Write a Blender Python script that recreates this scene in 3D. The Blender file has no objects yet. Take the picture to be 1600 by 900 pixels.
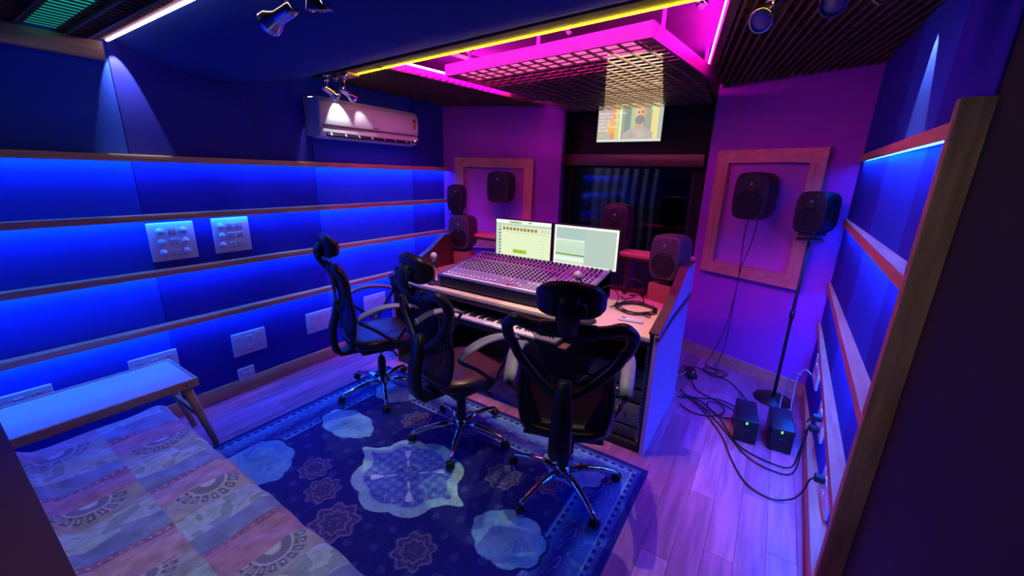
import bpy, bmesh, math, random
import numpy as np
from mathutils import Matrix, Vector, Euler
random.seed(7)
rng = np.random.RandomState(5)
S = bpy.context.scene
C = S.collection
PI = math.pi
R = math.radians

# ------------------------------------------------------------------ camera
cam = bpy.data.cameras.new('camera'); co = bpy.data.objects.new('camera', cam); C.objects.link(co)
cam.sensor_width = 36; cam.lens = 627 / 1600 * 36; cam.clip_start = .02
def _n(v): return Vector(v).normalized()
Yc = _n((425, -167, 627)); Dn = Vector((-60, 2200, 627)).normalized(); Dn = (Dn - Yc * Dn.dot(Yc)).normalized()
Zc = -Dn; Xc = Yc.cross(Zc)
# rows = world axes in camera (x right, y down, z forward) coordinates
right = Vector((Xc[0], Yc[0], Zc[0])); down = Vector((Xc[1], Yc[1], Zc[1])); fwd = Vector((Xc[2], Yc[2], Zc[2]))
m = Matrix((right, -down, -fwd)).transposed().to_4x4(); m.translation = (0, 0, 1.7)
co.matrix_world = m
S.camera = co

# ------------------------------------------------------------------ world, view
w = bpy.data.worlds.new('world'); S.world = w; w.use_nodes = True
w.node_tree.nodes['Background'].inputs[0].default_value = (.02, .03, .12, 1)
w.node_tree.nodes['Background'].inputs[1].default_value = .3
S.view_settings.view_transform = 'Standard'; S.view_settings.look = 'None'
S.view_settings.exposure = 0; S.view_settings.gamma = 1
try: S.view_settings.use_curve_mapping = False
except Exception: pass

# ------------------------------------------------------------------ lamps
def aim(o, target):
    d = Vector(target) - o.location
    o.rotation_euler = d.to_track_quat('-Z', 'Y').to_euler()
def spot(name, loc, target, watts, deg, color=(1, 1, 1), blend=.3, r=.012):
    l = bpy.data.lights.new(name, 'SPOT'); l.energy = watts; l.spot_size = R(deg); l.spot_blend = blend
    l.color = color; l.shadow_soft_size = r
    o = bpy.data.objects.new(name, l); C.objects.link(o); o.location = loc; aim(o, target); return o
K = dict(blue=108, pink=155, yellow=34)      # strip strengths
WHITE = (.85, .93, 1)
spot('spot_beam_left_wall', (-3.205, .87, 2.37), (-3.295, .88, 2.0), 24, 38, WHITE, .12, .006)
spot('spot_beam_conditioner', (-2.995, 2.10, 2.265), (-3.07, 2.14, 1.85), 10, 60, WHITE, .2)
spot('spot_beam_conditioner', (-2.985, 2.28, 2.265), (-3.07, 2.40, 1.85), 3, 46, WHITE, .2)
spot('spot_beam_wall_low', (-3.16, 1.97, 2.33), (-3.25, 2.10, 1.0), 10, 36, WHITE, .2, .006)
spot('spot_beam_right_wall', (.405, 2.66, 2.45), (.455, 2.44, .9), 34, 32, WHITE, .15, .006)
spot('spot_beam_rug', (-1.46, .95, 2.2), (-1.5, 1.05, 0), 15, 88, (1, .95, .88), .9)
spot('spot_beam_desk', (-1.75, 1.95, 2.3), (-1.78, 2.12, .8), 50, 52, (.92, 1, .50), .06)
spot('spot_beam_desk', (-.85, 1.93, 2.3), (-.85, 2.10, .8), 50, 52, (.92, 1, .50), .06)
spot('spot_beam_bed', (-1.0, .2, 2.15), (-1.35, .32, .45), 22, 66, (.95, 1, .92), .9)
spot('added_post_fill', (-.25, -.8, 2.2), (.46, 1.8, 1.2), 20, 40, (1, .82, .5), .8)  # added warm fill behind the camera, brightens the end post
bp_ = bpy.data.lights.new('booth_fill', 'POINT'); bp_.energy = 14; bp_.color = (.6, .65, 1); bp_.shadow_soft_size = .05  # added unseen fill light that brightens the booth curtain
bo_ = bpy.data.objects.new('booth_fill', bp_); C.objects.link(bo_); bo_.location = (-2.3, 4.75, 2.3)
# projector: a rectangular beam, its gate drawn by the lamp's own nodes
pj = spot('projector_beam', (-.22, .54, 2.0), (-1.17, 3.6, 2.31), 1500, 60, (1, .93, .78), 0, .004)
pj.data.use_nodes = True
nt = pj.data.node_tree; em = nt.nodes['Emission']
tc = nt.nodes.new('ShaderNodeTexCoord'); sp = nt.nodes.new('ShaderNodeSeparateXYZ')
nt.links.new(tc.outputs['Normal'], sp.inputs[0])
def mth(op, a, b):
    n = nt.nodes.new('ShaderNodeMath'); n.operation = op
    for i, v in enumerate((a, b)):
        if hasattr(v, 'type') and not isinstance(v, (int, float)): nt.links.new(v, n.inputs[i])
        else: n.inputs[i].default_value = v
    return n.outputs[0]
zz = mth('ABSOLUTE', sp.outputs[2], 0)
xx = mth('ABSOLUTE', mth('DIVIDE', sp.outputs[0], zz), 0); yy = mth('ABSOLUTE', mth('DIVIDE', sp.outputs[1], zz), 0)
gate = mth('MULTIPLY', mth('LESS_THAN', xx, .072), mth('LESS_THAN', yy, .082))
nt.links.new(gate, em.inputs['Strength'])

# ------------------------------------------------------------------ materials
def mat(name, col, rough=.6, metal=0, col2=None, scale=8, stretch=(1, 1, 1), bump=0, bscale=None, coat=0, rnd=0, spec=.5, detail=6):
    m = bpy.data.materials.new(name); m.use_nodes = True
    nt = m.node_tree; b = nt.nodes['Principled BSDF']
    b.inputs['Roughness'].default_value = rough; b.inputs['Metallic'].default_value = metal
    b.inputs['Specular IOR Level'].default_value = spec
    if coat: b.inputs['Coat Weight'].default_value = coat
    tc = nt.nodes.new('ShaderNodeTexCoord'); mp = nt.nodes.new('ShaderNodeMapping')
    mp.inputs['Scale'].default_value = stretch
    nt.links.new(tc.outputs['Object'], mp.inputs[0])
    nz = nt.nodes.new('ShaderNodeTexNoise'); nz.inputs['Scale'].default_value = scale; nz.inputs['Detail'].default_value = detail
    nt.links.new(mp.outputs[0], nz.inputs[0])
    if col2 is None: col2 = tuple(c * .8 for c in col)
    cr = nt.nodes.new('ShaderNodeValToRGB')
    cr.color_ramp.elements[0].position = .35; cr.color_ramp.elements[0].color = (*col2, 1)
    cr.color_ramp.elements[1].position = .65; cr.color_ramp.elements[1].color = (*col, 1)
    nt.links.new(nz.outputs[0], cr.inputs[0])
    out = cr.outputs[0]
    if rnd:
        oi = nt.nodes.new('ShaderNodeObjectInfo'); hs = nt.nodes.new('ShaderNodeHueSaturation')
        mr = nt.nodes.new('ShaderNodeMapRange'); mr.inputs[3].default_value = 1 - rnd; mr.inputs[4].default_value = 1 + rnd
        nt.links.new(oi.outputs['Random'], mr.inputs[0]); nt.links.new(mr.outputs[0], hs.inputs['Value'])
        nt.links.new(out, hs.inputs['Color']); out = hs.outputs[0]
        # shift the grain from piece to piece
        ad = nt.nodes.new('ShaderNodeVectorMath'); ad.operation = 'ADD'
        cmb = nt.nodes.new('ShaderNodeMath'); cmb.operation = 'MULTIPLY'; cmb.inputs[1].default_value = 37
        nt.links.new(oi.outputs['Random'], cmb.inputs[0]); nt.links.new(tc.outputs['Object'], ad.inputs[0]); nt.links.new(cmb.outputs[0], ad.inputs[1])
        nt.links.new(ad.outputs[0], mp.inputs[0])
    nt.links.new(out, b.inputs['Base Color'])
    if bump:
        n2 = nt.nodes.new('ShaderNodeTexNoise'); n2.inputs['Scale'].default_value = bscale or scale * 6; n2.inputs['Detail'].default_value = 3
        nt.links.new(mp.outputs[0], n2.inputs[0])
        bp = nt.nodes.new('ShaderNodeBump'); bp.inputs['Strength'].default_value = bump; bp.inputs['Distance'].default_value = .004
        nt.links.new(n2.outputs[0], bp.inputs['Height']); nt.links.new(bp.outputs[0], b.inputs['Normal'])
    return m
def emit(name, col, s):
    m = bpy.data.materials.new(name); m.use_nodes = True; nt = m.node_tree
    nt.nodes.remove(nt.nodes['Principled BSDF'])
    e = nt.nodes.new('ShaderNodeEmission'); e.inputs[0].default_value = (*col, 1); e.inputs[1].default_value = s
    nt.links.new(e.outputs[0], nt.nodes['Material Output'].inputs[0]); return m
def painted(name, rough=.9, emission=0, bump=0, bscale=300):
    m = bpy.data.materials.new(name); m.use_nodes = True; nt = m.node_tree; b = nt.nodes['Principled BSDF']
    a = nt.nodes.new('ShaderNodeAttribute'); a.attribute_name = 'Col'
    b.inputs['Roughness'].default_value = rough
    if emission:
        nt.nodes.remove(b); e = nt.nodes.new('ShaderNodeEmission'); e.inputs[1].default_value = emission
        nt.links.new(a.outputs[0], e.inputs[0]); nt.links.new(e.outputs[0], nt.nodes['Material Output'].inputs[0])
    else:
        b.inputs['Specular IOR Level'].default_value = .2
        nt.links.new(a.outputs[0], b.inputs['Base Color'])
        if bump:
            tc = nt.nodes.new('ShaderNodeTexCoord'); n2 = nt.nodes.new('ShaderNodeTexNoise'); n2.inputs['Scale'].default_value = bscale
            nt.links.new(tc.outputs['Object'], n2.inputs[0]); bp = nt.nodes.new('ShaderNodeBump'); bp.inputs['Strength'].default_value = bump
            bp.inputs['Distance'].default_value = .004; nt.links.new(n2.outputs[0], bp.inputs['Height']); nt.links.new(bp.outputs[0], b.inputs['Normal'])
    return m
def see_through(name, col, amount, rough=.8):
    m = mat(name, col, rough, scale=60); nt = m.node_tree; b = nt.nodes['Principled BSDF']
    t = nt.nodes.new('ShaderNodeBsdfTransparent'); mx = nt.nodes.new('ShaderNodeMixShader'); mx.inputs[0].default_value = amount
    nt.links.new(b.outputs[0], mx.inputs[1]); nt.links.new(t.outputs[0], mx.inputs[2]); nt.links.new(mx.outputs[0], nt.nodes['Material Output'].inputs[0])
    return m
M = dict(
    fabric_dark=mat('fabric_dark', (.012, .010, .07), .95, scale=3, bump=.2, bscale=260, spec=.1),
    fabric_blue=mat('fabric_blue', (.032, .082, .64), .95, col2=(.027, .072, .58), scale=3, bump=.25, bscale=260, spec=.1),
    fabric_indigo=mat('fabric_indigo', (.035, .035, .42), .95, col2=(.028, .028, .36), scale=3, bump=.25, bscale=260, spec=.1),
    fabric_ceiling=mat('fabric_ceiling', (.028, .065, .28), .95, col2=(.024, .058, .25), scale=3, bump=.2, bscale=260, spec=.1),
    lilac=mat('lilac_wall', (.42, .07, .62), .85, col2=(.38, .062, .57), scale=2, bump=.3, bscale=90, spec=.2),
    lilac_panel=mat('pale_panel', (.58, .14, .66), .85, col2=(.53, .125, .62), scale=4, bump=.2, bscale=90),
    black=mat('black_wall', (.006, .006, .009), .8, scale=3),
    black_matt=mat('matt_black', (.014, .014, .018), .7, scale=30),
    pine=mat('pine', (.66, .40, .21), .55, col2=(.50, .28, .14), scale=5, stretch=(7, .6, 7), rnd=.1),
    pine_x=mat('pine_x', (.68, .34, .25), .55, col2=(.54, .24, .18), scale=5, stretch=(.6, 7, 7), rnd=.1),
    pine_z=mat('pine_z', (.66, .33, .24), .55, col2=(.50, .21, .15), scale=5, stretch=(7, 7, .6), rnd=.1),
    post=mat('post_wood', (.50, .34, .18), .6, col2=(.30, .19, .10), scale=4, stretch=(7, 7, .6), rnd=.06),
    grid=mat('grid_wood', (.16, .085, .05), .6, col2=(.11, .055, .03), scale=9),
    grid_light=mat('grid_wood_light', (.26, .17, .11), .5, col2=(.20, .12, .07), scale=9),
    recess=mat('recess_board_paint', (.15, .018, .20), .8, scale=3),
    rim=mat('rim_board_magenta_lit', (.30, .012, .20), .5, scale=5),  # magenta light on a white board, put into its colour
    floor=mat('floor_wood', (.46, .15, .30), .38, col2=(.30, .085, .19), scale=3.5, stretch=(9, .8, 1), rnd=.28, spec=.5),
    seam=mat('floor_seam', (.05, .03, .02), .8, scale=10),
    leather=mat('leather', (.020, .012, .016), .33, scale=20, bump=.2, bscale=130),
    leather_red=mat('leather_oxblood', (.055, .012, .022), .33, scale=20, bump=.2, bscale=130),
    plastic=mat('black_plastic', (.012, .012, .016), .38, scale=30),
    plastic_grey=mat('grey_plastic', (.20, .19, .21), .5, scale=30),
    chrome=mat('chrome', (.85, .85, .88), .08, 1, col2=(.80, .80, .83), scale=5),
    rubber=mat('rubber', (.01, .01, .011), .6, scale=20),
    mesh_cloth=see_through('chair_mesh', (.010, .010, .016), .12),
    mesh_open=see_through('chair_mesh_open', (.010, .010, .016), .22),
    white=mat('white_plastic', (.72, .72, .74), .35, col2=(.69, .69, .71), scale=4),
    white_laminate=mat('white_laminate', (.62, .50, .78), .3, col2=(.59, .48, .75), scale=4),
    ac_white=mat('conditioner_white', (.72, .72, .74), .28, col2=(.70, .70, .72), scale=4),
    dark_slot=mat('dark_slot', (.01, .01, .012), .6, scale=10),
    cream=mat('cream_laminate', (.78, .66, .44), .4, col2=(.74, .62, .40), scale=5),
    dark_wood=mat('dark_wood', (.10, .045, .03), .35, col2=(.06, .025, .016), scale=5, stretch=(.7, 8, 8)),
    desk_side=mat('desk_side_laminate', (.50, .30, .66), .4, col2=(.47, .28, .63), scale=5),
    speaker=mat('speaker_grey', (.060, .052, .062), .5, scale=40, bump=.15, bscale=500),
    speaker_dark=mat('speaker_dark', (.009, .008, .011), .55, scale=40),
    cone=mat('speaker_cone', (.006, .006, .007), .85, scale=30),
    metal=mat('brushed_metal', (.45, .45, .48), .3, 1, scale=30),
    rack=mat('rack_face', (.10, .10, .12), .4, .3, scale=30),
    mixer=mat('mixer_panel', (.24, .22, .38), .45, col2=(.21, .19, .34), scale=20),
    mixer_blue=mat('mixer_side', (.09, .09, .25), .45, scale=20),
    knob_black=mat('knob_black', (.015, .015, .02), .4, scale=30),
    knob_white=mat('knob_white', (.75, .75, .80), .4, scale=30),
    knob_pink=mat('knob_rose', (.45, .16, .30), .4, scale=30),
    red=mat('red_cap', (.7, .04, .03), .4, scale=30),
    maroon=mat('maroon_fabric', (.055, .012, .022), .9, scale=12, bump=.3, bscale=200),
    beech=mat('beech', (.50, .33, .16), .5, col2=(.40, .25, .11), scale=6, stretch=(.6, 7, 7)),
    block=mat('block_wood', (.45, .22, .13), .6, col2=(.34, .15, .08), scale=8, stretch=(7, 7, .7)),
    glass=None, cable=mat('cable_black', (.008, .008, .010), .45, scale=20),
    cable_grey=mat('cable_grey', (.35, .33, .42), .45, scale=20),
    curtain=mat('curtain_grey', (.30, .30, .36), .9, col2=(.20, .20, .25), scale=3, stretch=(12, 1, .6)),
    mic_ball=mat('microphone_grille', (.55, .58, .62), .5, .4, scale=200, bump=.6, bscale=500),
    blue_led=emit('blue_led', (.004, .088, 1), K['blue']),
    blue_led_bright=emit('blue_led_bright', (.004, .088, 1), 200),
    pink_led=emit('pink_led', (1, .012, .62), K['pink']),
    pink_cell=emit('pink_cell', (1, .10, .42), 1.5),
    yellow_led=emit('yellow_led', (1, .74, .0035), K['yellow']),
    white_led=emit('white_led', (.9, .75, 1), 5),
    cyan_cell=emit('cyan_cell', (.01, .42, .42), .75),
    lens_on=emit('lit_lens', (.9, .95, 1), 1.6),
    lens_lilac=mat('frosted_lens', (.42, .38, .62), .3, col2=(.36, .32, .55), scale=12),
    green_led=emit('green_led', (.15, 1, .1), 2.5), red_led=emit('red_led', (1, .15, .35), 3), white_dot=emit('white_dot', (.8, .8, .9), 1.2),
    screen=painted('screen_picture', emission=1.0), rug=painted('rug_pile', .95, bump=.25, bscale=420), spread=painted('bedspread_cloth', .95, bump=.25, bscale=160),
    letter=emit('letter_light', (1, .93, .93), 1.0),
    chrome_lit=mat('chrome_yellow_lit', (.9, .85, .7), .12, 1, scale=5),  # yellow light on the chrome, put into its metal colour
)
g = bpy.data.materials.new('window_glass'); g.use_nodes = True
b = g.node_tree.nodes['Principled BSDF']; b.inputs['Base Color'].default_value = (.30, .32, .38, 1); b.inputs['Roughness'].default_value = .02
b.inputs['Transmission Weight'].default_value = 1; b.inputs['IOR'].default_value = 1.5; M['glass'] = g

# ------------------------------------------------------------------ mesh building
class MB:
    def __init__(s): s.v = []; s.f = []; s.sm = []
    def add(s, vs, fs, smooth=False):
        o = len(s.v); s.v += [tuple(v) for v in vs]; s.f += [tuple(i + o for i in f) for f in fs]; s.sm += [smooth] * len(fs); return s
    def box(s, c, d, rot=None, bev=0, seg=2, taper=None):
        bm = bmesh.new(); bmesh.ops.create_cube(bm, size=1)
        for v in bm.verts:
            v.co = Vector((v.co.x * d[0], v.co.y * d[1], v.co.z * d[2]))
            if taper and v.co.z < 0: v.co.x *= taper; v.co.y *= taper
        if bev: bmesh.ops.bevel(bm, geom=bm.edges[:], offset=min(bev, min(d) * .49), segments=seg, affect='EDGES', profile=.6)
        mt = Matrix.Translation(c) @ (Euler(rot).to_matrix().to_4x4() if rot else Matrix())
        bm.transform(mt); bm.verts.index_update()
        s.add([v.co[:] for v in bm.verts], [[v.index for v in f.verts] for f in bm.faces], bev > 0 and seg > 1); bm.free(); return s
    def quadbox(s, a, b):
        # a, b: two lists of four points (near end, far end)
        s.add(a + b, [(0, 1, 2, 3), (7, 6, 5, 4), (0, 4, 5, 1), (1, 5, 6, 2), (2, 6, 7, 3), (3, 7, 4, 0)]); return s
    def prism(s, pts, axis, a, b):
        # pts: polygon in the two other axes, extruded along axis from a to b
        def P(p, t):
            return {'x': (t, p[0], p[1]), 'y': (p[0], t, p[1]), 'z': (p[0], p[1], t)}[axis]
        n = len(pts); vs = [P(p, a) for p in pts] + [P(p, b) for p in pts]
        s.add(vs, [tuple(range(n))[::-1], tuple(range(n, 2 * n))] + [(i, (i + 1) % n, n + (i + 1) % n, n + i) for i in range(n)]); return s
    def tube(s, pts, r, seg=8, closed=False, flat=1.0, up=None):
        pts = [Vector(p) for p in pts]; n = len(pts); rs = r if isinstance(r, (list, tuple)) else [r] * n
        vs = []; prev = Vector(up) if up else None
        for i, p in enumerate(pts):
            a = pts[(i - 1) % n] if (closed or i > 0) else p; b = pts[(i + 1) % n] if (closed or i < n - 1) else p
            t = (b - a).normalized()
            if prev is None: prev = Vector((0, 0, 1)) if abs(t.z) < .9 else Vector((1, 0, 0))
            u = (prev - t * prev.dot(t))
            u = u.normalized() if u.length > 1e-5 else t.orthogonal().normalized()
            if not up: prev = u
            v = t.cross(u)
            for k in range(seg):
                an = 2 * PI * k / seg; vs.append(p + u * math.cos(an) * rs[i] * flat + v * math.sin(an) * rs[i])
        fs = []
        for i in range(n if closed else n - 1):
            j = (i + 1) % n
            for k in range(seg): fs.append((i * seg + k, i * seg + (k + 1) % seg, j * seg + (k + 1) % seg, j * seg + k))
        if not closed: fs += [tuple(range(seg))[::-1], tuple((n - 1) * seg + k for k in range(seg))]
        s.add(vs, fs, True); return s
    def lathe(s, prof, c=(0, 0, 0), axis=(0, 0, 1), seg=16, smooth=True):
        q = Vector((0, 0, 1)).rotation_difference(Vector(axis)).to_matrix(); vs = []
        for r, z in prof:
            for k in range(seg):
                a = 2 * PI * k / seg; vs.append(Vector(c) + q @ Vector((r * math.cos(a), r * math.sin(a), z)))
        n = len(prof); fs = []
        for i in range(n - 1):
            for k in range(seg): fs.append((i * seg + k, i * seg + (k + 1) % seg, (i + 1) * seg + (k + 1) % seg, (i + 1) * seg + k))
        fs += [tuple(range(seg))[::-1], tuple((n - 1) * seg + k for k in range(seg))]
        s.add(vs, fs, smooth); return s
    def grid(s, P, nu, nv, smooth=True):
        vs = [P(i / (nu - 1), j / (nv - 1)) for j in range(nv) for i in range(nu)]
        s.add(vs, [(j * nu + i, j * nu + i + 1, (j + 1) * nu + i + 1, (j + 1) * nu + i) for j in range(nv - 1) for i in range(nu - 1)], smooth); return s
    def build(s, name, material, parent=None, label=None, kind=None, loc=None):
        me = bpy.data.meshes.new(name); me.from_pydata(s.v, [], s.f); me.update()
        me.polygons.foreach_set('use_smooth', s.sm)
        if isinstance(material, str): material = M[material]
        if material: me.materials.append(material)
        o = bpy.data.objects.new(name, me); C.objects.link(o)
        if parent: o.parent = parent
        if label: o['label'] = label
        if kind: o['kind'] = kind
        if loc: o.location = loc
        return o
def smooth_path(pts, n=6, closed=False):
    P = [Vector(p) for p in pts]; out = []; L = len(P)
    for i in range(L if closed else L - 1):
        p0 = P[(i - 1) % L] if (closed or i > 0) else P[i]; p1 = P[i]; p2 = P[(i + 1) % L]; p3 = P[(i + 2) % L] if (closed or i < L - 2) else p2
        for k in range(n):
            t = k / n
            out.append(.5 * ((2 * p1) + (p2 - p0) * t + (2 * p0 - 5 * p1 + 4 * p2 - p3) * t * t + (3 * p1 - p0 - 3 * p2 + p3) * t ** 3))
    if not closed: out.append(P[-1])
    return out
def tag(o, label, cat, group=None):
    o['label'] = label; o['category'] = cat
    if group: o['group'] = group
    return o
def thing(name, label, cat, loc=(0, 0, 0), rz=0, group=None):
    o = bpy.data.objects.new(name, None); o.empty_display_size = .1; C.objects.link(o); o.location = loc; o.rotation_euler = (0, 0, rz)
    return tag(o, label, cat, group)
def structure(mb, name, material): return mb.build(name, material, kind='structure')
def copy_tree(o, parent=None):
    c = o.copy(); C.objects.link(c)
    if parent: c.parent = parent
    for ch in list(o.children): copy_tree(ch, c)
    return c
def paint_mesh(name, P, nu, nv, col, material, parent=None):
    # P(U, V) -> X, Y, Z arrays; col(U, V) -> rgb array
    U, V = np.meshgrid(np.linspace(0, 1, nu), np.linspace(0, 1, nv))
    X, Y, Z = P(U, V); co_ = np.stack([X, Y, Z], -1).reshape(-1, 3).astype(np.float32)
    idx = np.arange(nu * nv).reshape(nv, nu)
    q = np.stack([idx[:-1, :-1], idx[:-1, 1:], idx[1:, 1:], idx[1:, :-1]], -1).reshape(-1)
    nf = (nu - 1) * (nv - 1)
    me = bpy.data.meshes.new(name); me.vertices.add(nu * nv); me.vertices.foreach_set('co', co_.ravel())
    me.loops.add(nf * 4); me.loops.foreach_set('vertex_index', q.astype(np.int32))
    me.polygons.add(nf); me.polygons.foreach_set('loop_start', (np.arange(nf) * 4).astype(np.int32))
    try: me.polygons.foreach_set('loop_total', np.full(nf, 4, np.int32))
    except Exception: pass
    me.update(calc_edges=True); me.polygons.foreach_set('use_smooth', np.ones(nf, bool))
    rgb = col(U, V).reshape(-1, 3); a = me.color_attributes.new('Col', 'FLOAT_COLOR', 'POINT')
    a.data.foreach_set('color', np.concatenate([np.clip(rgb, 0, 4), np.ones((nu * nv, 1))], 1).astype(np.float32).ravel())
    me.materials.append(M[material]); o = bpy.data.objects.new(name, me); C.objects.link(o)
    if parent: o.parent = parent
    return o
def vnoise(x, y, seed=0):
    # smooth value noise
    r = np.random.RandomState(seed); T = r.rand(256, 256)
    xi = np.floor(x).astype(int); yi = np.floor(y).astype(int); fx = x - xi; fy = y - yi
    fx = fx * fx * (3 - 2 * fx); fy = fy * fy * (3 - 2 * fy)
    g_ = lambda a, b: T[a % 256, b % 256]
    return (g_(xi, yi) * (1 - fx) + g_(xi + 1, yi) * fx) * (1 - fy) + (g_(xi, yi + 1) * (1 - fx) + g_(xi + 1, yi + 1) * fx) * fy
def mix(a, b, t): t = np.clip(t, 0, 1)[..., None]; return a * (1 - t) + b * t

#================================================================== SETTING
LX = -3.27                                   # left wall
# floor: sub-slab and planks
fl = structure(MB().box((-1.4, 1.5, -.03), (4.1, 6.0, .04)), 'floor', 'seam')
pl_mesh = {}
pw = .125; row = 0; x = LX
while x < .50:
    off = (row * .37) % .9; y = -1.2 - off
    while y < 4.3:
        ln = .9; y0 = max(y, -1.2); y1 = min(y + ln, 4.35)
        if y1 - y0 > .05:
            key = round(y1 - y0, 3)
            if key not in pl_mesh:
                o = MB().box((0, 0, 0), (pw - .0010, y1 - y0 - .0010, .012), bev=.0012, seg=1).build('plank', 'floor', fl); pl_mesh[key] = o.data
            else:
                o = bpy.data.objects.new('plank', pl_mesh[key]); C.objects.link(o); o.parent = fl
            o.location = (x + pw / 2, (y0 + y1) / 2, -.0062)
        y += ln
    x += pw; row += 1

# left wall: backing, fabric panels, ledges with LED strips
wl = structure(MB().box((LX - .05, 1.2, 1.3), (.08, 5.4, 2.9)), 'wall_left', 'black_matt')
LEDGE = [1.75, 1.40, 1.05, .69]; LT = .032
cols = [(-1.4, -.2, 'fabric_indigo'), (-.2, .85, 'fabric_blue'), (.85, 2.005, 'fabric_indigo'), (2.005, 3.085, 'fabric_blue'), (3.085, 3.60, 'fabric_indigo')]
rows = [(1.75, 2.62)] + [(LEDGE[i + 1], LEDGE[i] - LT) for i in range(3)] + [(.10, LEDGE[3] - LT)]
for a, b_, mm in cols:
    for z0, z1 in rows:
        MB().box((LX - .004, (a + b_) / 2, (z0 + z1) / 2), (.012, b_ - a - .003, z1 - z0 - .002), bev=.003, seg=1).build('fabric_panel', mm, wl)
for z in LEDGE:
    lg = MB().box((LX + .03, 1.1, z - LT / 2), (.062, 4.96, LT), bev=.004, seg=2).build('wooden_ledge', 'pine', wl)
    MB().box((LX + .032, 1.1, z - LT - .0008), (.014, 4.92, .0024)).build('light_strip', 'blue_led', lg, label='glowing blue light strip')
    MB().box((LX + .0585, 1.1, z - LT - .003), (.005, 4.96, .010)).build('front_lip', 'pine', lg)
bl = structure(MB().box((LX + .012, 1.1, .055), (.024, 4.96, .11), bev=.004, seg=2), 'baseboard_left', 'pine')

# left-hand angled front wall
def wall_between(p, q, z0, z1, th, name, m_, kind=True, parent=None):
    p = Vector((p[0], p[1], 0)); q = Vector((q[0], q[1], 0)); d = (q - p).normalized(); n = Vector((-d.y, d.x, 0)) * th
    pts = [p, q, q + n, p + n]
    mb = MB().prism([(v.x, v.y) for v in pts], 'z', z0, z1)
    return structure(mb, name, m_) if kind else mb.build(name, m_, parent)
A0, A1 = (LX, 3.565), (-2.03, 4.05)
B0, B1 = (-.615, 4.215), (.47, 3.775)
wa = wall_between(A0, A1, 0, 2.62, .05, 'wall_front_left', 'lilac')
wall_between(A1, (-2.13, 4.34), 0, 2.62, .04, 'wall_jamb_left', 'lilac')
wb = wall_between(B0, B1, 0, 2.62, .05, 'wall_front_right', 'lilac')
wall_between((-.66, 4.34), B0, 0, 2.62, .04, 'wall_jamb_right', 'black_matt')
def along(p, q, s, off=0):
    p = Vector(p); q = Vector(q); d = (q - p).normalized(); n = Vector((d.y, -d.x)); return p + d * s + n * off
def board(p, q, s0, s1, z0, z1, th, name, m_, parent, off=0, label=None):
    a, b_, c, d = along(p, q, s0, off), along(p, q, s1, off), along(p, q, s1, off + th), along(p, q, s0, off + th)
    return MB().prism([(v.x, v.y) for v in (a, b_, c, d)], 'z', z0, z1).build(name, m_, parent, label=label)
board(B0, B1, .02, 1.13, 0, .11, .022, 'baseboard_front_right', 'pine_x', None)['kind'] = 'structure'
board(A0, A1, .02, 1.31, 0, .11, .022, 'baseboard_front_left', 'pine_x', None)['kind'] = 'structure'
# pine frames round the wall speakers
def frame(p, q, s0, s1, z0, z1, wd, label, dep=.06):
    o = along(p, q, (s0 + s1) / 2)
    t = thing('wall_frame', label, 'frame', (0, 0, 0), 0)
    board(p, q, s0, s1, z1 - wd, z1, dep, 'top_rail', 'pine_x', t); board(p, q, s0, s1, z0, z0 + wd, dep, 'bottom_rail', 'pine_x', t)
    board(p, q, s0, s0 + wd, z0 + wd, z1 - wd, dep, 'stile', 'pine_z', t); board(p, q, s1 - wd, s1, z0 + wd, z1 - wd, dep, 'stile', 'pine_z', t)
    board(p, q, s0 + wd, s1 - wd, z0 + wd, z1 - wd, .006, 'back_panel', 'lilac_panel', t)
frame(A0, A1, .155, 1.04, .86, 1.86, .10, 'pine frame on the left angled wall behind the monitors')
frame(B0, B1, .12, .945, .87, 1.945, .105, 'tall pine frame on the right angled wall behind a black loudspeaker')

# window wall
wf = structure(MB().box((-1.4, 4.37, 2.22), (1.6, .06, .80)).box((-1.4, 4.37, .42), (1.6, .06, .84)).box((-2.08, 4.37, 1.33), (.14, .06, 1.0)).box((-.68, 4.37, 1.33), (.10, .06, 1.0)), 'wall_front', 'black')
structure(MB().box((-1.395, 4.27, 1.862), (1.50, .14, .115), bev=.006), 'trim_1', 'dark_wood')
wn = MB().box((-1.38, 4.35, 1.80), (1.32, .05, .03)).box((-1.38, 4.35, .87), (1.32, .05, .03)).box((-2.03, 4.35, 1.33), (.03, .05, .95)).box((-.735, 4.35, 1.33), (.03, .05, .95)).build('window_1', 'black_matt', kind='structure')
MB().box((-1.38, 4.355, 1.33), (1.26, .008, .92)).build('pane', 'glass', wn)
# the unlit room behind the glass
structure(MB().box((-1.4, 5.9, 1.3), (2.6, .05, 2.6)).box((-2.7, 5.1, 1.3), (.05, 1.6, 2.6)).box((-.1, 5.1, 1.3), (.05, 1.6, 2.6)).box((-1.4, 5.1, 2.6), (2.6, 1.6, .05)).box((-1.4, 5.1, 0), (2.6, 1.6, .05)), 'wall_booth', 'black_matt')
cb = MB().grid(lambda u, v: (-2.16 + .92 * u + .01 * math.sin(v * 9), 5.3 + .02 * math.sin(u * 46), .75 + 1.25 * v), 90, 8).build('booth_curtain', 'curtain')
tag(cb, 'pale grey curtain hanging in the dark booth behind the window', 'curtain')
for q in ((LX, 3.9, -2.03),): pass

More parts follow.
